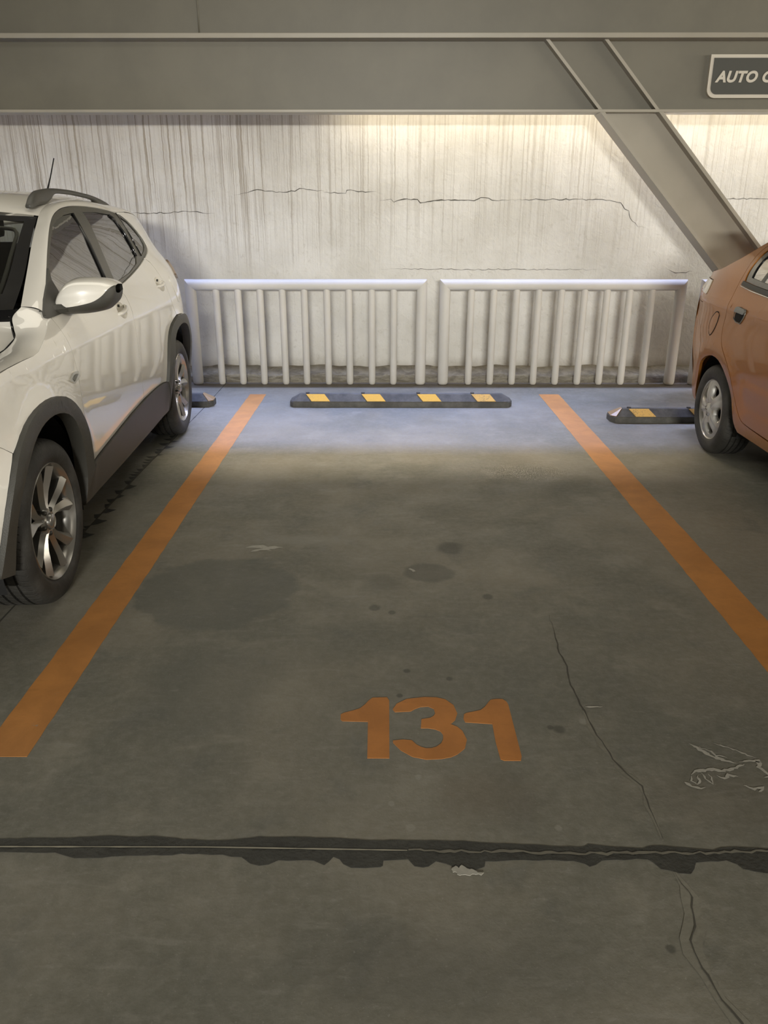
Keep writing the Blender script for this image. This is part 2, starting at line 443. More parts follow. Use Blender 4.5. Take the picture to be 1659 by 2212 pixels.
# hanging sign on the girder
sg = empty('hanging_sign', (3.2, 6.935, 2.331))
tag(sg, 'dark rectangular direction sign with beige rim mounted on the girder', 'sign')
def rrect(x0, x1, z0, z1, r_bl, r_br):
    pts = [(x0, z1)]
    pts.append((x0, z0+r_bl))
    for k in range(1, 9):
        a = PI+PI/2*k/8; pts.append((x0+r_bl+r_bl*math.cos(a), z0+r_bl+r_bl*math.sin(a)))
    for k in range(0, 9):
        a = 1.5*PI+PI/2*k/8; pts.append((x1-r_br+r_br*math.cos(a), z0+r_br+r_br*math.sin(a)))
    pts.append((x1, z1)); return pts
def plate_xz(bm, pts, yf, yb):
    a = [bm.verts.new((x, yf, z)) for x, z in pts]; b = [bm.verts.new((x, yb, z)) for x, z in pts]
    bm.faces.new(a); bm.faces.new(b[::-1])
    for i in range(len(a)):
        j = (i+1) % len(a); bm.faces.new((a[i], b[i], b[j], a[j]))
gpart('rim', lambda bm: plate_xz(bm, rrect(2.508, 4.30, 2.331, 2.632, .065, .065), 6.905, 6.938), M['sign_light'], sg)
gpart('panel', lambda bm: plate_xz(bm, rrect(2.534, 4.275, 2.356, 2.608, .05, .05), 6.900, 6.906), M['sign_dark'], sg)
def text_mesh(txt, size, loc, mat, name, parent, extr=.002, shear=.22, off=.0045, xs=1.0):
    cu = bpy.data.curves.new(name, 'FONT'); cu.body = txt; cu.size = size; cu.shear = shear; cu.extrude = extr; cu.offset = off
    cu.space_character = 1.08
    ob = bpy.data.objects.new('tmp', cu); col.objects.link(ob)
    dg = bpy.context.evaluated_depsgraph_get(); me = bpy.data.meshes.new_from_object(ob.evaluated_get(dg))
    bpy.data.objects.remove(ob)
    me.name = name
    for v in me.vertices:
        x, y, z = v.co; v.co = (loc[0]+x*xs, loc[1]-z, loc[2]+y)
    o = new_obj(name, me, mat, parent)
    for v in me.vertices: v.co -= parent.location
    return o
text_mesh('AUTO C', .104, (2.566, 6.898, 2.443), M['sign_light'], 'lettering', sg, xs=1.03)

# ------------------------------------------------------------------ pipe barriers
def pipe_barrier(x0, x1, bars, label, y=7.165):
    e = empty('pipe_barrier', ((x0+x1)/2, y, 0))
    tag(e, label, 'railing', 'grey tube barriers along the wall')
    R0 = .048; zt = .937-R0
    def loc(bm, name, smooth=True):
        o = from_bm(name, bm, M['rail'], e, smooth)
        for v in o.data.vertices: v.co -= e.location
        mark_sharp(o.data, 50)
        return o
    # top rail with mitred ends
    def prof(n=24): return [(math.cos(2*PI*k/n), math.sin(2*PI*k/n)) for k in range(n)]
    bm = bmesh.new(); A = []; B = []
    for c, s in prof():
        # 45 degree mitre: the higher the point the longer the rail
        dz = s*R0
        A.append(bm.verts.new((x0+R0-dz, y+c*R0, zt+dz))); B.append(bm.verts.new((x1-R0+dz, y+c*R0, zt+dz)))
    n = len(A)
    for k in range(n): bm.faces.new((A[k], A[(k+1)%n], B[(k+1)%n], B[k]))
    bm.faces.new(A[::-1]); bm.faces.new(B); loc(bm, 'top_rail')
    for sx, xc in ((-1, x0+R0), (1, x1-R0)):
        bm = bmesh.new(); rings = []
        top = [bm.verts.new((xc+c*R0, y+s*R0, zt+(c*R0)*sx)) for c, s in prof()]
        rings.append(top)
        for z, k in ((.03, 1.0), (.012, .93), (.002, .75)):
            rings.append([bm.verts.new((xc+c*R0*k, y+s*R0*k, z)) for c, s in prof()])
        for i in range(len(rings)-1):
            for k in range(24): bm.faces.new((rings[i][k], rings[i][(k+1)%24], rings[i+1][(k+1)%24], rings[i+1][k]))
        bm.faces.new(rings[-1]); bm.faces.new(rings[0]); loc(bm, 'end_post')
    for xb in bars:
        bm = bmesh.new(); r = .031
        tube(bm, [(xb, y, zt-R0*.3), (xb, y, .03), (xb, y, .012), (xb, y, .002)], [r, r, r*.92, r*.7], 20)
        # weld collar under the rail
        loc(bm, 'bar')
    return e
def mark_sharp(me, deg):
    bm = bmesh.new(); bm.from_mesh(me); c = math.radians(deg)
    for ed in bm.edges:
        if len(ed.link_faces) == 2 and ed.calc_face_angle(0) > c: ed.smooth = False
    bm.to_mesh(me); bm.free()
S_ = 1.0
def xs_at(pxs): return [(p-837)*6.905/1680 for p in pxs]
pipe_barrier(-1.80, .352, [-1.529, -1.333, -1.136, -.937, -.742, -.540, -.344, -.140, .056],
             'grey tube barrier at the wall behind the white car, left of the gap')
pipe_barrier(.466, 2.655, [.748, .949, 1.151, 1.348, 1.550, 1.755, 1.956, 2.158, 2.355],
             'grey tube barrier at the wall right of the gap, full length in view')
pipe_barrier(2.78, 4.97, [3.06+.2*i for i in range(9)],
             'grey tube barrier mostly hidden behind the orange car')

# ------------------------------------------------------------------ floor markings
def ground_mesh(name, polys, z, mat, label, cat, thick=.0016):
    bm = bmesh.new()
    for p in polys: flat_poly(bm, p, z, thick)
    bmesh.ops.triangulate(bm, faces=[f for f in bm.faces if len(f.verts) > 4])
    o = from_bm(name, bm, mat); 
    if label: tag(o, label, cat)
    return o
def wobble(pts, amp, step=.05):
    out = []
    for i in range(len(pts)):
        a = Vector(pts[i]); b = Vector(pts[(i+1) % len(pts)]); n = max(1, int((b-a).length/step))
        for k in range(n):
            p = a.lerp(b, k/n); out.append((p.x+random.uniform(-amp, amp), p.y+random.uniform(-amp, amp)))
    return out
ground_mesh('painted_line', [wobble([(-1.204, 6.735), (-1.062, 6.735), (-1.060, 1.873), (-1.203, 1.873)], .0018)], .0012, M['orange_line'],
            'worn orange bay line on the floor beside the white car', 'painted line')
ground_mesh('painted_line', [wobble([(1.33, 6.74), (1.503, 6.74), (1.492, 1.875), (1.330, 1.875)], .0018)], .0012, M['orange_line'],
            'orange bay line on the floor beside the orange car', 'painted line')
ONE = [(-.147,2.083),(-.136,2.092),(-.110,2.103),(-.087,2.115),(-.070,2.138),(-.060,2.158),(-.047,2.175),(.001,2.177),(.008,2.159),(.008,1.87),(-.057,1.87),(-.059,2.045),(-.14,2.048),(-.146,2.056)]
THREE = [(.019,2.11),(.033,2.142),(.066,2.168),(.124,2.179),(.165,2.177),(.193,2.166),(.217,2.135),(.226,2.09),(.216,2.054),(.2,2.034),(.220,2.021),(.234,2.000),(.244,1.957),(.234,1.916),(.21,1.889),(.190,1.876),(.162,1.868),(.116,1.865),(.076,1.877),(.042,1.906),(.019,1.942),(.019,1.952),(.049,1.957),(.076,1.954),(.09,1.933),(.104,1.922),(.118,1.916),(.135,1.917),(.150,1.924),(.165,1.940),(.172,1.96),(.173,1.981),(.166,1.997),(.150,2.008),(.129,2.013),(.106,2.013),(.11,2.059),(.138,2.066),(.150,2.077),(.155,2.09),(.152,2.113),(.134,2.127),(.109,2.124),(.090,2.112),(.077,2.100),(.026,2.096)]
ONEB = [(.247,2.085),(.255,2.092),(.280,2.100),(.303,2.108),(.318,2.125),(.33,2.146),(.342,2.165),(.360,2.169),(.381,2.169),(.392,2.155),(.396,2.138),(.397,2.01),(.398,1.881),(.393,1.861),(.344,1.861),(.334,1.867),(.330,1.944),(.331,2.035),(.247,2.044),(.243,2.060)]
num = empty('bay_number', (.12, 2.0, 0)); tag(num, 'orange stencilled bay number 131 painted on the concrete floor', 'number')
for pts in (ONE, THREE, ONEB):
    bm = bmesh.new(); flat_poly(bm, pts, .0012, .0016)
    bmesh.ops.triangulate(bm, faces=[f for f in bm.faces if len(f.verts) > 4])
    o = from_bm('digit', bm, M['digit'], num)
    for v in o.data.vertices: v.co -= num.location
# transverse joint: dark sealant with ragged edges, and the pale lip along it
top = [(-1.9,1.56),(-1.5,1.552),(-1.2,1.556),(-.99,1.552),(-.814,1.556),(-.76,1.561),(-.685,1.563),(-.64,1.558),(-.601,1.562),(-.52,1.553),(-.455,1.547),(-.39,1.552),(-.327,1.561),(-.24,1.561),(-.16,1.559),(-.05,1.552),(.053,1.551),(.12,1.550),(.195,1.548),(.28,1.541),(.37,1.537),(.486,1.530),(.50,1.533),(.513,1.540),(.58,1.531),(.648,1.525),(.660,1.532),(.675,1.537),(.75,1.530),(.822,1.523),(.845,1.530),(.90,1.532),(.962,1.527),(1.3,1.525),(1.9,1.53)]
bot = [(1.9,1.49),(1.3,1.47),(1.1,1.452),(.97,1.452),(.927,1.450),(.90,1.452),(.872,1.459),(.862,1.474),(.842,1.487),(.80,1.485),(.765,1.482),(.755,1.460),(.742,1.448),(.736,1.446),(.71,1.448),(.69,1.454),(.673,1.462),(.660,1.480),(.649,1.492),(.59,1.490),(.545,1.488),(.532,1.484),(.515,1.472),(.50,1.468),(.488,1.476),(.464,1.485),(.40,1.487),(.339,1.488),(.29,1.484),(.246,1.481),(.240,1.468),(.232,1.459),(.21,1.454),(.186,1.453),(.165,1.464),(.15,1.476),(.12,1.481),(.105,1.468),(.091,1.461),(.07,1.466),(.052,1.488),(.02,1.487),(-.006,1.486),(-.010,1.470),(-.017,1.463),(-.05,1.459),(-.085,1.461),(-.105,1.472),(-.118,1.486),(-.130,1.494),(-.142,1.480),(-.153,1.469),(-.165,1.474),(-.178,1.485),(-.22,1.486),(-.269,1.483),(-.290,1.472),(-.313,1.468),(-.335,1.475),(-.363,1.494),(-.41,1.500),(-.469,1.505),(-.58,1.499),(-.708,1.492),(-.74,1.488),(-.775,1.487),(-.80,1.495),(-.83,1.506),(-.90,1.507),(-.969,1.506),(-1.3,1.505),(-1.9,1.50)]
def jit(pts, a): return [(x+random.uniform(-a, a), y+random.uniform(-a, a)) for x, y in pts]
def dens(pts, st=.02):
    out = []
    for i in range(len(pts)-1):
        a = Vector(pts[i]); b = Vector(pts[i+1]); n = max(1, int((b-a).length/st))
        for k in range(n): out.append(tuple(a.lerp(b, k/n)))
    out.append(pts[-1]); return out
ground_mesh('joint_sealant', [jit(dens(top), .0016)+jit(dens(bot), .0022)], .0009, M['sealant'],
            'dark ragged sealant strip running across the floor in the foreground', 'sealant')
def ribbon2(pts, w, taper=True, seed=1):
    rnd = random.Random(seed); L = []; Rr = []
    n = len(pts)
    for i in range(n):
        a = Vector(pts[max(0, i-1)]); b = Vector(pts[min(n-1, i+1)]); d = (b-a).normalized(); nn = Vector((-d.y, d.x))
        ww = w*rnd.uniform(.5, 1.3)*(1 if not taper else max(.15, min(1, 6*min(i, n-1-i)/n)))
        p = Vector(pts[i]); L.append(tuple(p+nn*ww/2)); Rr.append(tuple(p-nn*ww/2))
    return L, Rr
def strip_mesh(bm, pts, w, z, seed=1, thick=.001, taper=True):
    L, Rr = ribbon2(pts, w, taper, seed)
    a = [bm.verts.new((x, y, z)) for x, y in L]; b = [bm.verts.new((x, y, z)) for x, y in Rr]
    for i in range(len(a)-1): bm.faces.new((a[i], b[i], b[i+1], a[i+1]))
def crackle(pts, amp, st, seed):
    rnd = random.Random(seed); d = dens(pts, st)
    return [(x+rnd.uniform(-amp, amp), y+rnd.uniform(-amp, amp)) for x, y in d]
bm = bmesh.new(); strip_mesh(bm, dens([(-1.9, 1.526), (-.977, 1.524), (-.462, 1.525), (.052, 1.516)], .03), .0040, .0021, 3, taper=False)
o = from_bm('joint_lip', bm, M['joint_line']); tag(o, 'thin pale line along the left half of the dark foreground floor joint', 'joint line')
bm = bmesh.new(); strip_mesh(bm, crackle([(.054, 1.516), (.25, 1.513), (.539, 1.508), (.80, 1.511), (.958, 1.517), (1.9, 1.52)], .004, .015, 5), .008, .0021, 4, taper=False)
o = from_bm('joint_edge', bm, M['joint_dull']); tag(o, 'dull ragged line along the right half of the dark foreground floor joint', 'joint line')
ground_mesh('cement_chip', [jit(dens([(.158,1.458),(.168,1.467),(.178,1.461),(.186,1.468),(.198,1.459),(.214,1.455),(.222,1.448),(.236,1.446),(.228,1.440),(.212,1.443),(.203,1.438),(.186,1.441),(.176,1.437),(.170,1.446),(.160,1.448),(.158,1.458)], .005)[:-1], .0018)], .0026, M['chalk'],
            'small pale cement chip smeared on the dark floor joint below the number', 'cement smear')
# longitudinal joint under the white car's edge
bm = bmesh.new(); strip_mesh(bm, dens([(-1.505, 7.2), (-1.497, 6.2), (-1.509, 5.1), (-1.517, 4.59), (-1.517, 2.8), (-1.512, 1.2)], .1), .010, .0010, 8, taper=False)
o = from_bm('floor_joint', bm, M['crack']); tag(o, 'narrow floor joint running away beside the white car wheels', 'floor joint')
bm = bmesh.new()
rnd = random.Random(4)
y = 3.4
while y < 5.5:
    h = rnd.uniform(.04, .10); w = rnd.uniform(.03, .07)
    sgn = -1 if rnd.random() < .72 else 1
    pts = [(-1.515, y), (-1.515+sgn*w*.5, y+h*.2), (-1.515+sgn*w, y+h*.75), (-1.515+sgn*w*.5, y+h*.8), (-1.515, y+h)]
    flat_poly(bm, pts, .0006, .0)
    y += h*.92
o = from_bm('ragged_sealant', bm, M['sealant'], recalc=False)
for p in o.data.polygons:
    if p.normal.z < 0: p.flip()
tag(o, 'jagged dark sealant teeth along the floor joint beside the white car', 'sealant')
# wandering cracks on the right of the bay
ck = [(.643,2.737),(.640,2.62),(.629,2.491),(.637,2.367),(.622,2.252),(.633,2.107),(.645,1.977),(.665,1.869),(.682,1.809),(.711,1.752),(.709,1.644),(.705,1.56)]
bm = bmesh.new(); strip_mesh(bm, crackle(ck, .004, .025, 2), .0050, .0012, 6)
o = from_bm('floor_crack', bm, M['crack']); tag(o, 'hairline crack wandering through the floor right of the number 131', 'crack')
ck2 = [(.700,1.455),(.716,1.375),(.700,1.325),(.693,1.299),(.670,1.257),(.668,1.229),(.676,1.174),(.685,1.123),(.705,1.073),(.72,1.0),(.73,.9)]
bm = bmesh.new(); strip_mesh(bm, crackle(ck2, .003, .018, 9), .0045, .0016, 7)
o = from_bm('floor_crack', bm, M['crack']); tag(o, 'crack in the nearest floor slab at the lower right, below the sealant joint', 'crack')
bm = bmesh.new(); strip_mesh(bm, crackle(ck2, .004, .03, 12), .045, .0008, 17)
o = from_bm('crack_repair', bm, M['crack_fill']); tag(o, 'pale cement repair smeared along the crack at the lower right', 'cement smear')
bm = bmesh.new(); strip_mesh(bm, crackle(ck[5:], .005, .03, 13), .028, .0008, 19)
o = from_bm('crack_repair', bm, M['crack_fill']); tag(o, 'faint pale cement smear along the crack right of the number 131', 'cement smear')
# pale curly scuff
bm = bmesh.new()
def scurve(pts, w, seed, amp=.003): strip_mesh(bm, crackle(pts, amp, .008, seed), w, .0010+seed*.00002, seed)
scurve([(.915,1.940),(.935,1.915),(.955,1.885),(.985,1.868),(1.02,1.852)], .014, 1)
scurve([(.935,1.925),(.965,1.905),(.972,1.885),(1.005,1.880)], .006, 2)
scurve([(.985,1.945),(1.02,1.925),(1.06,1.895),(1.085,1.872)], .006, 3)
scurve([(1.03,1.86),(1.06,1.862),(1.09,1.865),(1.075,1.835),(1.09,1.80),(1.07,1.79)], .014, 4)
scurve([(.868,1.800),(.885,1.815),(.91,1.822),(.935,1.825),(.96,1.820),(.985,1.823),(1.01,1.83),(1.04,1.85)], .012, 5)
scurve([(.865,1.795),(.862,1.775),(.872,1.760),(.882,1.768),(.885,1.80)], .007, 6)
scurve([(.90,1.815),(.905,1.785),(.918,1.765),(.922,1.79),(.915,1.81)], .006, 7)
scurve([(.84,1.77),(.855,1.755),(.875,1.745),(.89,1.75)], .010, 8)
scurve([(1.0,1.76),(1.02,1.745),(1.05,1.75),(1.03,1.73)], .010, 9)
scurve([(.94,1.80),(.955,1.785),(.975,1.80),(1.0,1.795)], .010, 10)
o = from_bm('pale_scuff', bm, M['chalk'], recalc=False)
for p in o.data.polygons:
    if p.normal.z < 0: p.flip()
tag(o, 'curly pale scuff mark on the floor near the right edge', 'scuff mark')
bm = bmesh.new(); strip_mesh(bm, crackle([(-.67,3.40),(-.62,3.42),(-.57,3.40),(-.50,3.41)], .008, .02, 3), .03, .0009, 5)
strip_mesh(bm, crackle([(-.64,3.36),(-.60,3.38),(-.55,3.37)], .006, .02, 4), .02, .0010, 6)
o = from_bm('pale_scuff', bm, M['chalk']); tag(o, 'short pale scraped patch on the floor left of the bay centre', 'scuff mark')
bm = bmesh.new(); strip_mesh(bm, [(.10, 3.17), (.115, 3.155), (.122, 3.14)], .012, .0012, 5, taper=False)
o = from_bm('pale_scuff', bm, M['chalk']); tag(o, 'tiny white fleck at the edge of the round damp patch on the floor', 'scuff mark')
bm = bmesh.new(); strip_mesh(bm, crackle([(.645,2.13),(.68,2.125),(.70,2.13)], .004, .01, 4), .010, .0012, 6)
o = from_bm('pale_scuff', bm, M['chalk']); tag(o, 'short pale chip beside the hairline floor crack, level with the number 131', 'scuff mark')

# cracks in the wall plaster
def wall_crack(pts, w, seed, label, amp=.006):
    rnd = random.Random(seed); d = dens(pts, .03); d = [(x+rnd.uniform(-amp, amp)*.6, z+rnd.uniform(-amp, amp)) for x, z in d]
    L, Rr = ribbon2(d, w, True, seed); bm = bmesh.new()
    a = [bm.verts.new((x, WALL-.0015, z)) for x, z in L]; b = [bm.verts.new((x, WALL-.0015, z)) for x, z in Rr]
    for i in range(len(a)-1): bm.faces.new((a[i], b[i], b[i+1], a[i+1]))
    o = from_bm('wall_crack', bm, M['crack'], recalc=False); tag(o, label, 'crack'); return o
wall_crack([(-.07,1.59),(.03,1.60),(.06,1.58),(.12,1.60),(.27,1.60),(.30,1.57),(.46,1.595),(.79,1.59),(.85,1.615),(.92,1.61),(.95,1.59),(1.13,1.595)], .008, 1, 'long dark horizontal crack across the middle of the wall above the barriers', .004)
wall_crack([(1.13,1.595),(1.5,1.60),(1.95,1.595),(2.12,1.575),(2.16,1.52),(2.20,1.50),(2.22,1.44),(2.30,1.37),(2.37,1.36)], .0055, 2, 'thin wall crack stepping down towards the diagonal brace')
wall_crack([(-.58,1.66),(-.38,1.65),(-.37,1.68),(-.30,1.67),(-.10,1.66)], .0055, 3, 'short wall crack just left of and above the long middle one')
wall_crack([(-1.39,1.64),(-1.30,1.65),(-1.21,1.68),(-.98,1.66),(-.84,1.67),(-.80,1.69),(-.57,1.67)], .0055, 4, 'wavering wall crack between the white car roof and the wall centre')
wall_crack([(-2.35,1.48),(-2.05,1.485),(-1.88,1.495),(-1.74,1.49),(-1.58,1.48)], .0055, 5, 'horizontal wall crack just beyond the white car rear roof')
wall_crack([(-.06,.99),(.16,.995),(.6,.99),(.98,.99),(2.01,.99)], .004, 6, 'faint horizontal wall crack just above the barrier tops')
wall_crack([(2.62,1.0),(2.70,.96),(2.80,.965),(2.86,.98)], .006, 7, 'small curved wall crack at the gap between the two right barriers')
wall_crack([(2.95,1.60),(3.2,1.605),(3.6,1.60)], .005, 8, 'wall crack right of the diagonal brace')

# ------------------------------------------------------------------ rubber wheel stops
def wheel_stop(x0, x1, y0, label, refl, ends, wear):
    """x0..x1 base length, y0 the front foot; profile: low upright face, slope, narrow top"""
    e = empty('wheel_stop', ((x0+x1)/2, y0+.075, 0)); tag(e, label, 'wheel stop', 'rubber wheel stops')
    prof = [(0, 0), (0, .045), (.055, .10), (.10, .10), (.15, .045), (.15, 0)]
    ins = [0, 0, .085, .085, 0, 0]
    bm = bmesh.new()
    A = [bm.verts.new((x0+ins[i], y0+p[0], p[1])) for i, p in enumerate(prof)]
    B = [bm.verts.new((x1-ins[i], y0+p[0], p[1])) for i, p in enumerate(prof)]
    # front corners cut back a little like the moulding
    for V, sg_ in ((A, 1), (B, -1)):
        V[0].co.x += sg_*.03; V[1].co.x += sg_*.03
    for i in range(6): bm.faces.new((A[i], A[(i+1) % 6], B[(i+1) % 6], B[i]))
    mids = []
    for V, xx in ((A, x0), (B, x1)):
        m0 = bm.verts.new((xx, y0+.05, 0)); m1 = bm.verts.new((xx, y0+.05, .045))
        bm.faces.new((V[0], V[1], m1, m0)); bm.faces.new((m1, V[1], V[2])); bm.faces.new((m1, V[2], V[3], V[4])); bm.faces.new((m0, m1, V[4], V[5]))
    bmesh.ops.recalc_face_normals(bm, faces=bm.faces)
    bmesh.ops.bevel(bm, geom=[ed for ed in bm.edges if not ed.is_boundary], offset=.004, segments=2, affect='EDGES')
    o = from_bm('body', bm, M['rubber'], e)
    for v in o.data.vertices: v.co -= e.location
    # reflector panels on the slope
    def onslope(x, k): return Vector((x, y0+.055*k-.0012, .045+.055*k+.0012))
    for i, xr in enumerate(refl):
        bm = bmesh.new(); q = [onslope(xr, .94), onslope(xr+.15, .94), onslope(xr+.197, .06), onslope(xr+.047, .06)]
        off = Vector((0, -.0022, .0022))
        a = [bm.verts.new(p+off) for p in q]; b = [bm.verts.new(p-off) for p in q]
        bm.faces.new(a)
        for j in range(4): bm.faces.new((a[j], b[j], b[(j+1)%4], a[(j+1)%4]))
        r = from_bm('reflector', bm, M['yellow_dirty'] if wear[i] else M['yellow'], e)
        for v in r.data.vertices: v.co -= e.location
        if wear[i]: r['label'] = 'scuffed dull yellow reflector'
    for side in ends:
        xx = x0 if side < 0 else x1
        bm = bmesh.new(); q = [Vector((xx-side*.001, y0+.05, .047)), Vector((xx-side*.034, y0+.004, .050)), Vector((xx-side*.086, y0+.055, .1012)), Vector((xx-side*.086, y0+.095, .1012)), Vector((xx-side*.004, y0+.14, .050))]
        a = [bm.verts.new(p+Vector((side*.002, 0, .003))) for p in q]; b = [bm.verts.new(p-Vector((0, 0, .002))) for p in q]
        bm.faces.new((a[0], a[1], a[2])); bm.faces.new((a[0], a[2], a[3], a[4]))
        for j in range(5): bm.faces.new((a[j], b[j], b[(j+1)%5], a[(j+1)%5]))
        r = from_bm('end_reflector', bm, M['beige_end'], e)
        for v in r.data.vertices: v.co -= e.location
    for xr in refl:
        bm = bmesh.new(); tube(bm, [(xr+.01, y0+.082, .098), (xr+.01, y0+.082, .106)], .016, 16)
        r = from_bm('bolt', bm, M['bolt'], e)
        for v in r.data.vertices: v.co -= e.location
    return e
wheel_stop(-.80, 1.025, 6.25, 'black rubber wheel stop with four yellow panels in the empty middle bay', [-.665, -.21, .245, .69], [], [0, 0, 0, 1])
wheel_stop(1.70, 3.525, 5.75, 'black rubber wheel stop partly hidden behind the orange car wheel', [1.835, 2.29, 2.745, 3.18], [-1], [1, 1, 1, 1])
wheel_stop(-3.26, -1.43, 6.25, 'black rubber wheel stop with only its end showing behind the white car wheel', [-3.13, -2.67, -2.21, -1.90], [1], [1, 1, 1, 1])

# ------------------------------------------------------------------ car surfaces
Z1=[.15,.3,.45,.6,.75,.9,.97,1.04,1.10,1.2,1.3,1.45,1.5,1.56]
T1=[-.05,-.015,.005,.02,.02,.012,.0,-.03,-.065,-.115,-.165,-.245,-.285,-.36]
def S1(s,z):
    t=hermite(z,Z1,T1)
    t-=.30*min(.9,max(0,-s))**2.2
    t+=.035*math.exp(-((z-1.12)/.1)**2)*sst(.5-s,.1,.7)
    t-=.9*max(0,min(.8,s-2.78))**2.2
    for c in (0,2.555):
        d=math.hypot(s-c,z-.334); t+=.022*math.exp(-((d-.47)/.06)**2)*sst(z,.2,.5)
    return t
Z2=[.15,.3,.45,.6,.75,.88,.96,1.0,1.06,1.12,1.2,1.3,1.4,1.44]
T2=[-.05,-.0,.01,.03,.035,.03,.03,.01,-.015,-.04,-.085,-.155,-.24,-.29]
def S2(s,z):
    t=hermite(z,Z2,T2)
    t-=.30*min(.75,max(0,-.04-s))**2.2
    t-=.6*max(0,min(.75,s-2.75))**2.2
    for c in (0,2.5):
        d=math.hypot(s-c,z-.29); t+=.012*math.exp(-((d-.40)/.05)**2)*sst(z,.2,.5)
    return t

def shrink_poly(pts, d):
    n = len(pts); A = sum(pts[i][0]*pts[(i+1)%n][1]-pts[(i+1)%n][0]*pts[i][1] for i in range(n))
    sg_ = 1 if A > 0 else -1; out = []
    for i in range(n):
        p0 = Vector(pts[i-1]); p = Vector(pts[i]); p1 = Vector(pts[(i+1)%n])
        a = (p-p0); b = (p1-p)
        if a.length < 1e-6 or b.length < 1e-6: out.append(tuple(p)); continue
        a.normalize(); b.normalize()
        na = Vector((-a.y, a.x))*sg_; nb = Vector((-b.y, b.x))*sg_
        m = na+nb
        if m.length < .2: m = na
        m.normalize(); k = d/max(.5, m.dot(na)); out.append(tuple(p+m*k))
    return out
def smooth_poly(pts, keep=35, it=1):
    """Chaikin corner cutting that keeps the sharp corners"""
    for _ in range(it):
        n = len(pts); out = []
        for i in range(n):
            p0 = Vector(pts[i-1]); p = Vector(pts[i]); p1 = Vector(pts[(i+1)%n])
            a = p-p0; b = p1-p
            ang = math.degrees(a.angle(b)) if a.length > 1e-6 and b.length > 1e-6 else 0
            if ang > keep or ang < 2: out.append(tuple(p))
            else: out.append(tuple(p-a*.25)); out.append(tuple(p+b*.25))
        pts = out
    return pts
class Car:
    def __init__(s, root, S, W, vis): s.root, s.S, s.W, s.vis = root, S, W, vis
    def P(s, side, st, t, z): return Vector((side*s.vis*(s.W+t), -st, z))
    def panel(s, name, poly, mat, side=1, holes=(), off=0.0, depth=.018, res=.035, gap=.0022, parent=None, smo=1, surf=None):
        S = surf or s.S
        def prep(p, g):
            q = smooth_poly(p, it=smo) if smo else list(p)
            return shrink_poly(q, g) if g else q
        loops = [prep(poly, gap)]+[prep(h, 0) for h in holes]
        bm = bmesh.new(); alle = []
        for lp in loops:
            vs = [bm.verts.new((x, y, 0)) for x, y in lp]
            alle += [bm.edges.new((vs[i], vs[(i+1)%len(vs)])) for i in range(len(vs))]
        bmesh.ops.triangle_fill(bm, use_beauty=True, use_dissolve=False, edges=alle)
        xs = [v.co.x for v in bm.verts]; zs = [v.co.y for v in bm.verts]
        def cut(lo, hi, ax):
            k = math.ceil(lo/res)*res
            while k < hi:
                no = (1, 0, 0) if ax == 0 else (0, 1, 0); c = (k, 0, 0) if ax == 0 else (0, k, 0)
                bmesh.ops.bisect_plane(bm, geom=bm.verts[:]+bm.edges[:]+bm.faces[:], dist=1e-5, plane_co=c, plane_no=no)
                k += res
        cut(min(xs), max(xs), 0); cut(min(zs), max(zs), 1)
        bmesh.ops.dissolve_limit(bm, angle_limit=.001, verts=[], edges=[e for e in bm.edges if len(e.link_faces) == 2 and abs((e.verts[0].co-e.verts[1].co).x) > 1e-4 and abs((e.verts[0].co-e.verts[1].co).y) > 1e-4])
        for f in bm.faces: f.smooth = True
        for f in bm.faces:
            f.normal_update()
        cof = {}
        for v in bm.verts: cof[v] = (v.co.x, v.co.y)
        for v, (a, b) in cof.items(): v.co = s.P(side, a, S(a, b)+off, b)
        bmesh.ops.recalc_face_normals(bm, faces=bm.faces)
        if sum((f.normal.x*side*s.vis) for f in bm.faces) < 0: bmesh.ops.reverse_faces(bm, faces=bm.faces)
        if depth:
            be = [e for e in bm.edges if e.is_boundary]
            r = bmesh.ops.extrude_edge_only(bm, edges=be)
            nv = [g_ for g_ in r['geom'] if isinstance(g_, bmesh.types.BMVert)]
            for v in nv: v.co.x -= side*s.vis*depth
            for e in be: e.smooth = False
            if sum((f.normal.x*side*s.vis) for f in bm.faces if f.smooth) < 0: bmesh.ops.reverse_faces(bm, faces=bm.faces)
        return from_bm(name, bm, mat, parent or s.root, recalc=False)
    def loft(s, name, curves, mat, n=24, m=8, mirror=True, parent=None, side=1, bulge=None):
        """curves: list of 3D polylines [(s,t,z)...] lofted in order; t = -W is the centreline"""
        bm = bmesh.new(); rows = [resample(c, n) for c in curves]
        full = []
        for i in range(n):
            colp = [r[i] for r in rows]
            if mirror: colp = colp+[Vector((p.x, -2*s.W-p.y, p.z)) for p in colp[-2::-1]] if abs(colp[-1].y+s.W) < 1e-4 else colp
            if len(colp) > 2:
                L = [0]
                for j in range(1, len(colp)): L.append(L[-1]+max(1e-5, (colp[j]-colp[j-1]).length))
                cnt = m*(len(colp)-1)+1
                pts = [Vector([hermite(L[-1]*k/(cnt-1), L, [p[c] for p in colp]) for c in range(3)]) for k in range(cnt)]
            else:
                pts = [colp[0].lerp(colp[1], k/m) for k in range(m+1)]
                if bulge:
                    for k, p in enumerate(pts): 
                        w = 4*(k/m)*(1-k/m); p += Vector((0, bulge[0]*w, bulge[1]*w))
            full.append([s.P(side, p.x, p.y, p.z) for p in pts])
        grid(bm, full)
        return from_bm(name, bm, mat, parent or s.root, smooth=True)
    def tube(s, name, pts, r, mat, side=1, parent=None, n=12, rx=None):
        bm = bmesh.new(); tube(bm, [s.P(side, *p) for p in pts], r, n, rx=rx)
        return from_bm(name, bm, mat, parent or s.root, smooth=True)

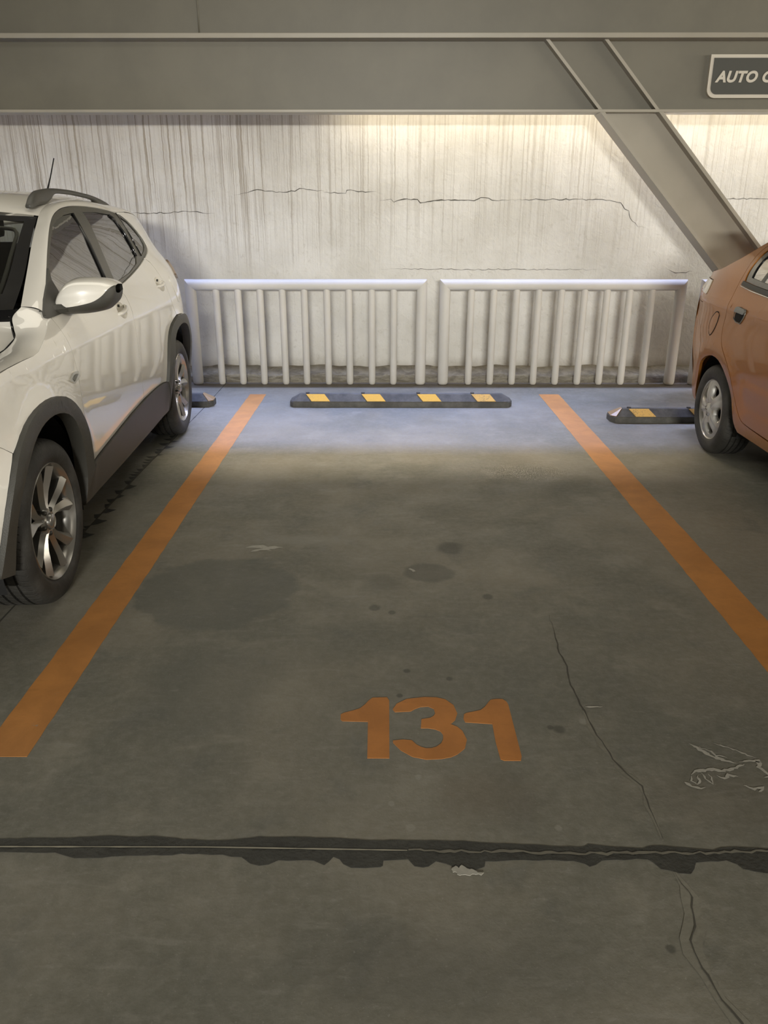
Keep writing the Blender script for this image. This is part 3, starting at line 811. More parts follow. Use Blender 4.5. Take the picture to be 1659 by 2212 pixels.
def wheel(parent, car, side, s0, rad, rimr, width, style, tface):
    """the rim is the part; tyre, hub cap, brake disc are its sub-parts. local X points outboard"""
    bm = bmesh.new()
    if style == 'alloy':
        lathe_x(bm, [(-.17, rimr*.93), (-.05, rimr*.90), (-.022, rimr*.92), (-.010, rimr*.965), (.0, rimr*1.0), (.006, rimr*1.015), (.002, rimr*1.03), (-.01, rimr*1.03)], 72)
        for k in range(5):
            base = 2*PI*k/5+math.radians(4)
            for sgn in (-1, 1):
                # ridge-section spoke
                st = [(.035, sgn*7, -.022, .017), (.075, sgn*8.5, -.026, .015), (.12, sgn*10.5, -.022, .016), (.17, sgn*13, -.012, .022), (rimr*.955, sgn*15.5, -.004, .031)]
                rings = []
                for (r, dg, x, hw) in st:
                    a = base+math.radians(dg); c = Vector((0, math.sin(a), math.cos(a))); tng = Vector((0, math.cos(a), -math.sin(a)))
                    o_ = c*r
                    rings.append([bm.verts.new(o_+tng*hw+Vector((x-.012, 0, 0))), bm.verts.new(o_+tng*hw*.15*sgn+Vector((x+.006, 0, 0))), bm.verts.new(o_-tng*hw+Vector((x-.012, 0, 0))), bm.verts.new(o_-tng*hw*.7+Vector((x-.05, 0, 0))), bm.verts.new(o_+tng*hw*.7+Vector((x-.05, 0, 0)))])
                for i in range(len(rings)-1):
                    for j in range(5): bm.faces.new((rings[i][j], rings[i][(j+1)%5], rings[i+1][(j+1)%5], rings[i+1][j]))
                bm.faces.new(rings[0][::-1]); bm.faces.new(rings[-1])
        lathe_x(bm, [(-.06, .058), (-.03, .058), (-.018, .050), (-.016, .034)], 40)
        for f in bm.faces: f.smooth = True
        rim = from_bm('wheel', bm, M['alloy'], parent)
        mark_sharp(rim.data, 32)
    else:
        rimo = rimr
        lathe_x(bm, [(-.17, rimr*.93), (-.05, rimr*.90), (-.02, rimr*.99), (.0, rimr*1.03), (-.004, rimr*1.05)], 72)
        rim = from_bm('wheel', bm, M['darkmetal'], parent, smooth=True)
        # moulded cover with five openings
        bm = bmesh.new()
        def dome(r): return .012-.020*(r/rimo)**2+(.006 if r < .045 else 0)+.010*math.exp(-((r-.10)/.05)**2)
        K = 32
        for sec in range(5):
            a0 = 2*PI*sec/5+math.radians(20)
            rings = []
            for ring in range(7):
                row = []
                for p in range(K):
                    sd, fr_ = divmod(p, K//4); w_ = -1+2*fr_/(K//4)      # walk round the sector square
                    bx, by = ((1, w_), (-w_, 1), (-1, -w_), (w_, -1))[sd]
                    e = 1/math.hypot(bx, by); cx, cy = bx*e, by*e
                    hx, hy = math.copysign(abs(cx)**.7, cx)*.46*(1+.25*cy), math.copysign(abs(cy)**.7, cy)*.46+.12
                    k = ring/6; ux = hx+(bx-hx)*k; uy = hy+(by-hy)*k
                    r = .045+(rimo*1.0-.045)*(uy+1)/2; a = a0+ux*PI/5
                    x = dome(r)-(.010 if ring == 0 else 0) + (.006*math.exp(-((abs(ux)-.75)/.25)**2))
                    row.append(bm.verts.new((x, math.sin(a)*r, math.cos(a)*r)))
                rings.append(row)
            for i in range(6):
                for j in range(K): bm.faces.new((rings[i][j], rings[i][(j+1)%K], rings[i+1][(j+1)%K], rings[i+1][j]))
            # inner lip of the opening
            lip = [bm.verts.new(v.co+Vector((-.02, 0, 0))) for v in rings[0]]
            for j in range(K): bm.faces.new((rings[0][j], rings[0][(j+1)%K], lip[(j+1)%K], lip[j]))
        bmesh.ops.remove_doubles(bm, verts=bm.verts, dist=.0025)
        lathe_x(bm, [(-.014, rimo*.985), (-.004, rimo*1.0), (.002, rimo*1.03), (-.006, rimo*1.05)], 72)
        for f in bm.faces: f.smooth = True
        cv = from_bm('wheel_cover', bm, M['cap'], rim)
        mark_sharp(cv.data, 40)
        bm = bmesh.new(); lathe_x(bm, [(.0, .047), (.014, .046), (.018, .040), (.018, .022), (.026, .018), (.027, .004)], 40)
        from_bm('hub_cap', bm, M['cap'], rim, smooth=True)
        bm = bmesh.new(); lathe_x(bm, [(-.035, .02), (-.040, rimr*.95)], 48); from_bm('opening_blackout', bm, M['black'], rim)  # black sheet added behind the cover openings in place of their shade
    # tyre with circumferential grooves
    w = width; g = .009
    pr = [(-.001, rimr*1.02), (.008, rimr*1.06), (.014, rimr*1.12), (.017, (rimr+rad)/2), (.013, rad-.035), (.004, rad-.016), (-.010, rad-.006), (-.024, rad-.002)]
    xg = [-.045, -.085, -w/2+(-.085+.085)*0-.0, -w+.06, -w+.03]
    grooves = [-.048, -.086, -.124, -.162] if w > .2 else [-.044, -.078, -.112, -.142]
    x = -.024
    for gx in grooves:
        pr += [(gx+.006, rad), (gx+.0045, rad-g), (gx-.0045, rad-g), (gx-.006, rad)]
    pr += [(-w+.030, rad-.002), (-w+.010, rad-.010), (-w+.0, rad-.035), (-w-.003, (rimr+rad)/2), (-w+.012, rimr*1.05), (-w+.02, rimr*.95)]
    bm = bmesh.new(); rr = lathe_x(bm, pr, 96)
    # shoulder sipes: little notches across the outer rib
    for f in bm.faces: f.smooth = True
    ty = from_bm('tyre', bm, M['tyre'], rim); mark_sharp(ty.data, 38)
    bm = bmesh.new(); lathe_x(bm, [(-.10, .03), (-.088, .05), (-.085, rimr*.66), (-.10, rimr*.67), (-.10, .04)], 48)
    from_bm('brake_disc', bm, M['darkmetal'], rim, smooth=True)
    bm = bmesh.new(); lathe_x(bm, [(-.16, .001), (-.155, rimr*.94)], 48)
    from_bm('wheel_back', bm, M['black'], rim)
    if style == 'alloy':
        bm = bmesh.new(); lathe_x(bm, [(-.03, .033), (-.006, .032), (-.001, .026), (.001, .001)], 32); from_bm('hub_cap', bm, M['alloy'], rim, smooth=True)
        for k in range(5):
            bm = bmesh.new(); a = 2*PI*(k+.5)/5+math.radians(4); lathe_x(bm, [(-.05, .011), (-.020, .011), (-.014, .008), (-.012, .001)], 12, 0, math.sin(a)*.050, math.cos(a)*.050)
            from_bm('lug_nut', bm, M['darkmetal'], rim, smooth=True)
    rim.location = car.P(side, s0, tface, rad)
    rim.rotation_euler = (0, 0, 0 if side*car.vis > 0 else PI)
    return rim

def arch_liner(car, side, s0, z0, r, depth, name='arch_liner'):
    bm = bmesh.new(); n = 28; A = []; B = []; Cc = []
    for k in range(n+1):
        a = math.radians(-15)+math.radians(210)*k/n
        A.append(bm.verts.new(car.P(side, s0+math.cos(a)*r, -.035, z0+math.sin(a)*r)))
        B.append(bm.verts.new(car.P(side, s0+math.cos(a)*r, -depth, z0+math.sin(a)*r)))
    for k in range(n): bm.faces.new((A[k], A[k+1], B[k+1], B[k]))
    bm.faces.new(B)
    return from_bm(name, bm, M['black'], car.root, smooth=False)

# ================================================================== WHITE SUV
aw = math.radians(2.64); W1 = .875
root1 = empty('white_suv', (-1.457-W1*math.cos(aw), 5.459-W1*math.sin(aw), 0), aw)
tag(root1, 'pearl white compact suv with black roof rails parked in the left bay', 'car')
c1 = Car(root1, S1, W1, 1)
OUT_F=[(2.105,.41),(2.15,.53),(2.20,.645),(2.27,.742),(2.36,.798),(2.46,.824),(2.58,.830),(2.70,.815),(2.80,.780),(2.885,.718),(2.945,.63),(2.99,.52),(3.01,.40),(3.02,.30)]
IN_F=[(2.177,.262),(2.164,.369),(2.185,.46),(2.215,.545),(2.265,.63),(2.325,.70),(2.40,.742),(2.50,.763),(2.60,.763),(2.69,.745),(2.78,.700),(2.86,.62),(2.91,.52),(2.935,.40),(2.94,.28)]
OUT_R=[(.509,.478),(.47,.60),(.42,.69),(.36,.755),(.28,.802),(.17,.832),(.063,.845),(-.06,.84),(-.17,.818),(-.27,.77),(-.36,.69),(-.42,.58),(-.45,.45),(-.46,.32)]
IN_R=[(.437,.272),(.415,.40),(.395,.52),(.365,.63),(.32,.71),(.25,.758),(.15,.783),(.028,.788),(-.10,.768),(-.21,.72),(-.30,.64),(-.36,.54),(-.385,.42),(-.39,.30)]
DLO=[(2.146,1.108),(1.871,1.244),(1.70,1.330),(1.545,1.403),(1.44,1.443),(1.327,1.475),(1.20,1.498),(1.06,1.514),(.867,1.524),(.614,1.523),(.45,1.516),(.296,1.504),(.18,1.489),(.106,1.470),(.039,1.431),(-.010,1.388),(-.050,1.345),(-.070,1.312),(-.060,1.287),(-.021,1.266),(.05,1.246),(.14,1.228),(.38,1.185),(.657,1.150),(.895,1.124),(1.4,1.108),(2.0,1.100)]
G_F=[(2.060,1.128),(1.801,1.262),(1.66,1.330),(1.533,1.389),(1.43,1.430),(1.326,1.456),(1.147,1.481),(.975,1.491),(1.05,1.34),(1.129,1.182),(1.155,1.130),(1.6,1.122)]
G_R=[(.80,1.495),(.55,1.494),(.335,1.480),(.302,1.455),(.285,1.38),(.285,1.30),(.32,1.235),(.40,1.197),(.66,1.158),(1.005,1.132),(.996,1.169),(.90,1.33)]
G_Q=[(.150,1.468),(.062,1.436),(.0,1.380),(-.030,1.335),(-.022,1.300),(.020,1.275),(.09,1.254),(.215,1.232),(.185,1.36)]
CREASE=[(2.13,1.10),(2.20,1.064),(2.28,1.033),(2.36,1.010),(2.45,.985),(2.60,.985),(2.78,.982),(2.95,.965),(3.10,.935),(3.22,.90)]
SEAM_F=[(2.115,1.050),(2.106,.963),(2.10,.846),(2.105,.736),(2.115,.64),(2.112,.53),(2.105,.41)]
SEAM_B=[(1.03,1.114),(1.012,1.060),(1.035,1.005),(1.075,.945),(1.093,.80),(1.100,.63),(1.078,.53),(1.062,.492)]
SEAM_R=[(.188,1.216),(.135,1.187),(.114,1.134),(.103,1.066),(.105,.963),(.09,.90),(.075,.846)]
SILL_U=[(2.105,.41),(1.9,.43),(1.625,.454),(1.35,.477),(1.062,.492),(.8,.495),(.6,.488),(.509,.478)]
BELT_F=[(1.03,1.114),(1.4,1.104),(1.8,1.098),(2.12,1.098)]
fender=CREASE+[(3.19,.86),(3.15,.82),(3.02,.79),(2.93,.757),(2.885,.718)]+OUT_F[8:0:-1]+[(2.105,.41)]+SEAM_F[::-1][1:]
door_f=[(2.12,1.098)]+SEAM_F+SILL_U[1:5]+SEAM_B[::-1][1:-1]+BELT_F[:-1]
door_r=SEAM_B+SILL_U[5:]+OUT_R[1:6]+SEAM_R[::-1]+[(.38,1.181),(.657,1.146),(.895,1.121)]
QTOP=[(.11,1.493),(-.1,1.492),(-.3,1.478),(-.50,1.452),(-.60,1.425)]
quarter=[(.110,1.476)]+QTOP[0:]+[(-.585,1.36),(-.61,1.25),(-.65,1.15),(-.70,1.02),(-.76,.90),(-.80,.75),(-.81,.55),(-.80,.45),(-.455,.45)]+OUT_R[11:5:-1]+SEAM_R[::-1]+[(.14,1.224),(.05,1.242),(-.021,1.262),(-.062,1.283),(-.074,1.312),(-.054,1.347),(-.013,1.391),(.037,1.434)]
bumper=[(2.885,.718),(2.93,.757),(3.02,.79),(3.15,.82),(3.25,.80),(3.40,.76),(3.44,.62),(3.42,.45),(3.38,.33),(3.05,.33),(3.015,.38),(2.99,.52),(2.945,.63)]
HR = (.074, .044)
def ell(cs, cz): return [(cs+math.cos(2*PI*k/32)*HR[0], cz+math.sin(2*PI*k/32)*HR[1]) for k in range(32)]
for side in (1, -1):
    c1.panel('front_fender', fender, M['white_paint'], side, gap=0)
    fd = c1.panel('front_door', door_f, M['white_paint'], side, holes=[ell(1.21, 1.0085)])
    rd = c1.panel('rear_door', door_r, M['white_paint'], side, holes=[ell(.21, 1.0555)])
    c1.panel('rear_quarter', quarter, M['white_paint'], side)
    c1.panel('front_bumper_side', bumper, M['white_paint'], side)
    c1.panel('front_arch_cladding', OUT_F+IN_F[::-1], M['clad'], side, off=.020, depth=.055, gap=0)
    c1.panel('rear_arch_cladding', OUT_R+IN_R[::-1], M['clad'], side, off=.018, depth=.055, gap=0)
    c1.panel('sill_cladding', [(2.105,.41)]+SILL_U[1:]+[(.437,.272),(.9,.262),(1.5,.255),(2.177,.258),(2.164,.369)], M['clad'], side, off=.014, depth=.05, gap=.001)
    c1.panel('window_frame', DLO, M['trim'], side, holes=[G_F, G_R, G_Q], off=-.004, gap=0.0, smo=0)
    c1.panel('front_window', G_F, M['tint'], side, off=-.010, depth=0, gap=-.002)
    c1.panel('rear_window', G_R, M['tint'], side, off=-.010, depth=0, gap=-.002)
    c1.panel('quarter_window', G_Q, M['tint'], side, off=-.010, depth=0, gap=-.002)
    # black inner edge of the rubber beside the B pillar and C divider
    c1.tube('window_seal', [(s_, S1(s_, z_)-.003, z_) for s_, z_ in ((.985,1.488),(1.055,1.335),(1.13,1.182),(1.155,1.13))], .006, M['black_gloss'], side)
    c1.tube('window_seal', [(s_, S1(s_, z_)-.003, z_) for s_, z_ in ((.34,1.478),(.303,1.452),(.286,1.38),(.287,1.30),(.32,1.237))], .006, M['black_gloss'], side)
    c1.tube('window_seal', [(s_, S1(s_, z_)-.001, z_) for s_, z_ in ((.172,1.488),(.190,1.36),(.215,1.232))], .004, M['black_gloss'], side)
    # lower front lip and rear lower cladding
    c1.panel('rear_bumper_cladding', [(-.455,.45),(-.80,.45),(-.77,.33),(-.62,.27),(-.46,.29)], M['clad'], side, off=.004, gap=.001)
    c1.panel('front_lip', [(3.02,.33),(3.38,.33),(3.34,.22),(3.05,.22),(3.0,.27)], M['clad'], side, off=-.004, gap=.001)
    c1.panel('tail_lamp', [(-.42,1.175),(-.60,1.165),(-.66,1.11),(-.68,1.03),(-.50,1.03),(-.36,1.08)], M['lamp_red'], side, off=.014, depth=.02, gap=0)
    c1.panel('headlamp', [(3.10,.935),(3.22,.90),(3.34,.86),(3.40,.76),(3.25,.80),(3.15,.82)], M['lens'], side, off=.003, gap=.002)
    # door handles: dished cup with a bar across
    for (s0, s1, z0, zz, door) in ((1.285, 1.135, .995, 1.022, fd), (.275, .145, 1.045, 1.066, rd)):
        sm = (s0+s1)/2
        zc_ = (z0+zz)/2; bm = bmesh.new(); rw = []
        for i in range(9):
            r_ = i/8
            rw.append([c1.P(side, sm+math.cos(2*PI*k/32)*HR[0]*r_, S1(sm+math.cos(2*PI*k/32)*HR[0]*r_, zc_+math.sin(2*PI*k/32)*HR[1]*r_)-.030*(1-r_**2.2)-.001, zc_+math.sin(2*PI*k/32)*HR[1]*r_) for k in range(33)])
        grid(bm, rw); bmesh.ops.remove_doubles(bm, verts=bm.verts, dist=1e-4)
        from_bm('handle_cup', bm, M['white_paint'], door, smooth=True)
        pts = []
        for k in range(9):
            u = k/8; ss = s0+.012+(s1-.012-s0-.012)*u; zc = z0+(zz-z0)*u
            pts.append((ss, S1(ss, zc)+-.006+.026*math.sin(PI*min(1, max(0, u)))**.5, zc))
        c1.tube('door_handle', pts, [.008, .010, .0115, .012, .012, .012, .0115, .010, .008], M['chrome'] if False else M['white_paint'], side, parent=door)
        c1.tube('key_hole', [(sm+.01, S1(sm, z0)-.022, z0+.036), (sm+.01, S1(sm, z0)-.012, z0+.036)], .008, M['black_gloss'], side, parent=door)
    wheel(root1, c1, side, 0, .334, .232, .215, 'alloy', -.004)
    wheel(root1, c1, side, 2.555, .334, .232, .215, 'alloy', -.004)
    arch_liner(c1, side, 0, .334, .44, .36); arch_liner(c1, side, 2.555, .334, .44, .36)
    # indicator badge on the fender
    c1.panel('fender_badge', [(2.225,.838),(2.16,.862),(2.10,.852),(2.095,.828),(2.17,.812)], M['chrome'], side, off=.006, gap=0, res=.02, parent=None)
    c1.panel('badge_inlay', [(2.190,.836),(2.15,.850),(2.115,.844),(2.135,.836),(2.170,.822)], M['handle_grey'], side, off=.008, gap=0, res=.02, depth=.002)
c1.panel('fuel_door', [(-.03,1.065),(-.06,1.085),(-.11,1.083),(-.145,1.06),(-.190,.94),(-.170,.915),(-.11,.912),(-.085,.93)], M['white_paint'], 1, off=.0035, gap=0, smo=2, depth=.004)
# upper fender, A pillar and roof side
def T(s_, z_, d=0): return (s_, S1(s_, z_)+d, z_)
def paired(name, A_, B_, up, out, mat, side, NN=70):
    Mm = [((a[0]+b[0])/2, (a[1]+b[1])/2+u*out, (a[2]+b[2])/2+u) for a, b, u in zip(A_, B_, up)]
    ks = list(range(len(A_))); bm = bmesh.new(); full = []
    for i in range(NN):
        u = (len(A_)-1)*i/(NN-1)
        pts = [Vector([hermite(u, ks, [p[c] for p in cv]) for c in range(3)]) for cv in (A_, Mm, B_)]
        full.append([c1.P(side, *(pts[0]*((1-v)*(1-2*v))+pts[1]*(4*v*(1-v))+pts[2]*(v*(2*v-1)))) for v in [k/8 for k in range(9)]])
    grid(bm, full); return from_bm(name, bm, mat, root1, smooth=True)
for side in (1, -1):
    low=[T(2.130,1.100),T(2.20,1.062),T(2.28,1.031),T(2.36,1.008),T(2.45,.987),T(2.60,.987),T(2.78,.984),T(2.95,.967),T(3.10,.937),T(3.22,.902)]
    top_=[(2.135,-.165,1.128),(2.175,-.190,1.092),(2.215,-.176,1.052),(2.29,-.146,1.024),(2.43,-.132,1.000),(2.59,-.135,.985),(2.78,-.145,.968),(2.95,-.175,.945),(3.10,-.235,.915),(3.22,-.33,.885)]
    paired('upper_fender', low, top_, [.006,.012,.016,.016,.014,.012,.012,.012,.010,.006], .9, M['white_paint'], side)
    Dc=[T(2.150,1.106),T(1.871,1.247),T(1.70,1.333),T(1.545,1.406),T(1.44,1.446),T(1.327,1.478),T(1.20,1.501),T(1.06,1.517),T(.867,1.527),T(.614,1.526),T(.45,1.519),T(.296,1.507),T(.18,1.496),T(-.1,1.494),T(-.3,1.480),T(-.50,1.454),T(-.60,1.427)]
    Ic=[(2.135,-.166,1.129),(1.80,-.240,1.272),(1.64,-.275,1.343),(1.49,-.305,1.408),(1.40,-.322,1.444),(1.31,-.340,1.478),(1.20,-.355,1.512),(1.06,-.37,1.536),(.867,-.383,1.554),(.614,-.388,1.562),(.45,-.386,1.559),(.296,-.382,1.553),(.15,-.378,1.545),(-.1,-.372,1.528),(-.3,-.372,1.505),(-.50,-.378,1.474),(-.60,-.386,1.452)]
    Mc=[(a[0]*.5+b[0]*.5, (a[1]+b[1])/2+.012, (a[2]+b[2])/2+.008) for a, b in zip(Dc, Ic)]
    # paired stations keep the grid tidy
    bm = bmesh.new(); full = []
    NN = 90
    ks = [i for i in range(len(Dc))]
    for i in range(NN):
        u = (len(Dc)-1)*i/(NN-1)
        pts = [Vector([hermite(u, ks, [p[c] for p in cv]) for c in range(3)]) for cv in (Dc, Mc, Ic)]
        row = []
        for k in range(9):
            v = k/8; a = (1-v)*(1-2*v); b = 4*v*(1-v); c = v*(2*v-1)
            row.append(c1.P(side, *(pts[0]*a+pts[1]*b+pts[2]*c)))
        full.append(row)
    grid(bm, full); from_bm('roof_side', bm, M['white_paint'], root1, smooth=True)
# roof skin
ec=[(1.31,-.340,1.478),(1.20,-.355,1.512),(1.06,-.37,1.536),(.867,-.383,1.554),(.614,-.388,1.562),(.296,-.382,1.553),(0,-.374,1.536),(-.3,-.372,1.505),(-.60,-.386,1.452)]
cc=[(1.43,1.508),(1.30,1.545),(1.12,1.578),(.90,1.600),(.62,1.612),(.30,1.610),(0,1.598),(-.3,1.570),(-.66,1.515)]
def rowat(k):
    out = []
    for e_, c_ in zip(ec, cc):
        w = 1-(1-k)**2.4
        out.append((e_[0]+(c_[0]-e_[0])*k**1.2, e_[1]+(-W1-e_[1])*k, e_[2]+(c_[1]-e_[2])*w))
    return out
c1.loft('roof', [rowat(k) for k in (0, .12, .3, .55, 1.0)], M['white_paint'], 40, 4)
# hood
hed=[(2.17,-.200,1.093),(2.195,-.190,1.052),(2.28,-.150,1.018),(2.42,-.137,.996),(2.58,-.140,.981),(2.78,-.150,.964),(2.95,-.180,.941),(3.10,-.24,.911),(3.22,-.335,.881)]
hce=[(2.30,1.108),(2.33,1.105),(2.40,1.100),(2.52,1.088),(2.66,1.070),(2.85,1.040),(3.02,1.002),(3.20,.955),(3.34,.905)]
def hrow(k):
    return [(a[0]+(b[0]-a[0])*k, a[1]+(-W1-a[1])*k, a[2]+(b[1]-a[2])*(1-(1-k)**2.0)) for a, b in zip(hed, hce)]
c1.loft('hood', [hrow(k) for k in (.0, .15, .4, 1.0)], M['white_paint'], 36, 5)
# shut line of the hood as a thin dark channel
for side in (1, -1):
    c1.tube('hood_gap', [(p[0], p[1]-.003, p[2]+.001) for p in hed], .0028, M['black'], side, n=6)
# windscreen: black printed border and clear centre
We=[(2.170,-.185,1.122),(2.08,-.20,1.153),(1.935,-.222,1.213),(1.80,-.248,1.270),(1.64,-.283,1.342),(1.49,-.312,1.407),(1.40,-.330,1.443),(1.318,-.345,1.474)]
Wc=[(2.36,1.118),(2.27,1.152),(2.12,1.212),(1.98,1.270),(1.80,1.345),(1.65,1.412),(1.54,1.460),(1.44,1.500)]
def wrow(k, lo=0, off=0.0):
    return [(a[0]+(b[0]-a[0])*(1-(1-k)**2.0)+off*.6, a[1]+(-W1-a[1])*k, a[2]+(b[1]-a[2])*k+off) for a, b in zip(We, Wc)]
def sub(row, a, b, n=14):
    r = resample(row, 101); return [tuple(r[int(round(100*(a+(b-a)*i/(n-1))))]) for i in range(n)]
k0 = .085
for side in (1, -1):
    c1.loft('windscreen_border', [wrow(0), wrow(k0*.5), wrow(k0)], M['black_gloss'], 30, 4, mirror=False, side=side)
c1.loft('windscreen_border', [sub(wrow(k), .93, 1.0) for k in (k0, .3, .6, 1.0)], M['black_gloss'], 10, 6)
c1.loft('windscreen_border', [sub(wrow(k), 0, .16) for k in (k0, .3, .6, 1.0)], M['black_gloss'], 10, 6)
c1.loft('windscreen', [sub(wrow(k), .16, .93, 20) for k in (k0, .3, .6, 1.0)], M['clear'], 20, 6)
c1.loft('cowl', [[(2.13,-.18,1.12),(2.19,-.20,1.075)], [(2.20,-.4,1.12),(2.26,-.4,1.08)], [(2.30,-.875,1.12),(2.36,-.875,1.09)]], M['black_gloss'], 4, 8)
# pale trim of the pillar seen through the glass
def wpt(k, u, off=-.022):
    r = resample(wrow(k), 101)[int(round(100*u))]; return (r.x-.01, r.y, r.z+off)
for side in (1, -1):
    path = [wpt(.125, u) for u in (.02, .15, .3, .45, .6, .72, .80)]+[wpt(.135, .845), wpt(.16, .875), wpt(.20, .89)]+[wpt(k, .895) for k in (.3, .5, .75, 1.0)]
    c1.tube('pillar_trim', path, .009, M['headliner'], side, n=8)
c1.loft('header_trim', [[(1.28,-.40,1.44),(1.20,-.40,1.455)], [(1.36,-.6,1.468),(1.22,-.6,1.49)], [(1.39,-.875,1.475),(1.25,-.875,1.50)]], M['headliner'], 4, 8)
# roof rails
for side in (1, -1):
    # slim bar swelling into solid feet
    cl=[(1.285,1.512,1.530,.018),(1.265,1.514,1.550,.026),(1.23,1.520,1.574,.028),(1.18,1.526,1.594,.028),(1.10,1.528,1.604,.027),(1.00,1.552,1.612,.024),(.90,1.586,1.615,.020),(.67,1.588,1.613,.019),(.50,1.582,1.606,.019),(.30,1.571,1.595,.019),(.20,1.560,1.587,.020),(.14,1.536,1.581,.022),(.02,1.530,1.566,.022),(-.08,1.524,1.549,.02),(-.15,1.518,1.530,.014)]
    bm = bmesh.new(); rings = []
    ks = list(range(len(cl)))
    for i in range(70):
        u = (len(cl)-1)*i/69; s_, zb, zt_, w_ = [hermite(u, ks, [p[c] for p in cl]) for c in range(4)]
        tc_ = -.395-.004*math.cos(s_*2)
        ring = []
        for k in range(12):
            a = 2*PI*k/12+PI/12; cx = math.copysign(abs(math.cos(a))**.7, math.cos(a)); cz = math.copysign(abs(math.sin(a))**.7, math.sin(a))
            ring.append(bm.verts.new(c1.P(side, s_, tc_+cx*w_*.8*(1.15 if cz < 0 else .8), (zb+zt_)/2+cz*(zt_-zb)/2)))
        rings.append(ring)
    for i in range(69):
        for k in range(12): bm.faces.new((rings[i][k], rings[i][(k+1)%12], rings[i+1][(k+1)%12], rings[i+1][k]))
    bm.faces.new(rings[0]); bm.faces.new(rings[-1])
    from_bm('roof_rail', bm, M['clad'], root1, smooth=True)
c1.tube('antenna', [(-.20,-.83,1.575),(-.22,-.83,1.60),(-.30,-.815,1.71),(-.38,-.80,1.835)], [.014,.007,.0042,.0038], M['black'], 1, n=8)
# tailgate and rear bumper, glass, front face
def sT(pts): return [T(a, b) for a, b in pts]
rear_e=sT([(-.60,1.427),(-.585,1.36),(-.61,1.25),(-.65,1.15),(-.70,1.02),(-.76,.90),(-.80,.75),(-.81,.55),(-.80,.45),(-.76,.30)])
rear_c=[(-.70,-W1,1.50),(-.66,-W1,1.40),(-.74,-W1,1.25),(-.80,-W1,1.12),(-.82,-W1,1.0),(-.84,-W1,.88),(-.86,-W1,.72),(-.87,-W1,.55),(-.86,-W1,.42),(-.82,-W1,.30)]
rear_m=[(a[0]*.25+b[0]*.75, -.40, a[2]*.3+b[2]*.7) for a, b in zip(rear_e, rear_c)]
c1.loft('tailgate', [sub(r, .30, .72, 16) for r in (rear_e, rear_m, rear_c)], M['white_paint'], 20, 8)
c1.loft('rear_spoiler', [sub(r, 0, .07, 6) for r in (rear_e, rear_m, rear_c)], M['white_paint'], 6, 8)
c1.loft('rear_screen', [sub(r, .07, .30, 10) for r in (rear_e, rear_m, rear_c)], M['clear'], 10, 8)
c1.loft('rear_bumper', [sub(r, .72, 1.0, 10) for r in (rear_e, rear_m, rear_c)], M['clad'], 10, 8)
front_e=sT([(3.22,.895),(3.34,.86),(3.40,.76),(3.44,.62),(3.42,.45),(3.38,.33),(3.34,.24)])
front_c=[(3.36,-W1,.90),(3.42,-W1,.83),(3.46,-W1,.74),(3.50,-W1,.62),(3.50,-W1,.45),(3.48,-W1,.33),(3.42,-W1,.24)]
front_m=[(a[0]*.1+b[0]*.9, -.60, b[2]) for a, b in zip(front_e, front_c)]
c1.loft('front_bumper', [sub(r, .35, 1.0, 14) for r in (front_e, front_m, front_c)], M['white_paint'], 16, 8)
c1.loft('grille', [sub(r, 0, .35, 8) for r in (front_e, front_m, front_c)], M['black_gloss'], 8, 8)
# underbody, cabin floor and seats keep the inside dark
def chassis(car, L0, L1, ax, hw, ztop, name='underbody', wd=.60):
    bm = bmesh.new()
    box(bm, -wd, wd, -L1, -L0, .22, ztop)
    box(bm, -hw, hw, -(ax-.50), -.50, .24, ztop)
    return from_bm(name, bm, M['interior'], car.root)
chassis(c1, -.70, 3.30, 2.555, .83, .88)
def seat(car, s_, t_, name='seat'):
    bm = bmesh.new(); P0 = car.P(1, s_, t_, .88)
    box(bm, P0.x-.24, P0.x+.24, P0.y-.5, P0.y, .80, .92, .03)
    m_ = Matrix.Translation((P0.x, P0.y, .90)) @ Matrix.Rotation(-.22, 4, 'X')
    box(bm, -.23, .23, -.02, .10, 0, .42, .04, m_)
    m2 = Matrix.Translation((P0.x, P0.y+.10, 1.34)) @ Matrix.Rotation(-.15, 4, 'X')
    box(bm, -.13, .13, -.01, .08, 0, .15, .035, m2)
    return from_bm(name, bm, M['seat'], car.root)
seat(c1, .80, -.48); seat(c1, .80, -1.27); seat(c1, -.05, -.48); seat(c1, -.05, -1.27)
bm = bmesh.new(); box(bm, -.70, .70, -2.25, -1.75, .80, 1.045, .04); from_bm('dashboard', bm, M['interior'], root1)
bm = bmesh.new()
ctr = c1.P(1, 1.62, -.48, 1.03); ring = []
for k in range(33):
    a = 2*PI*k/32; ring.append(ctr+Vector((math.cos(a)*.18, math.sin(a)*.07, math.sin(a)*.165)))
tube(bm, ring, .014, 8, caps=False); tube(bm, [ring[0], ctr, ring[16]], .012, 8)
from_bm('steering_wheel', bm, M['interior'], root1, smooth=True)

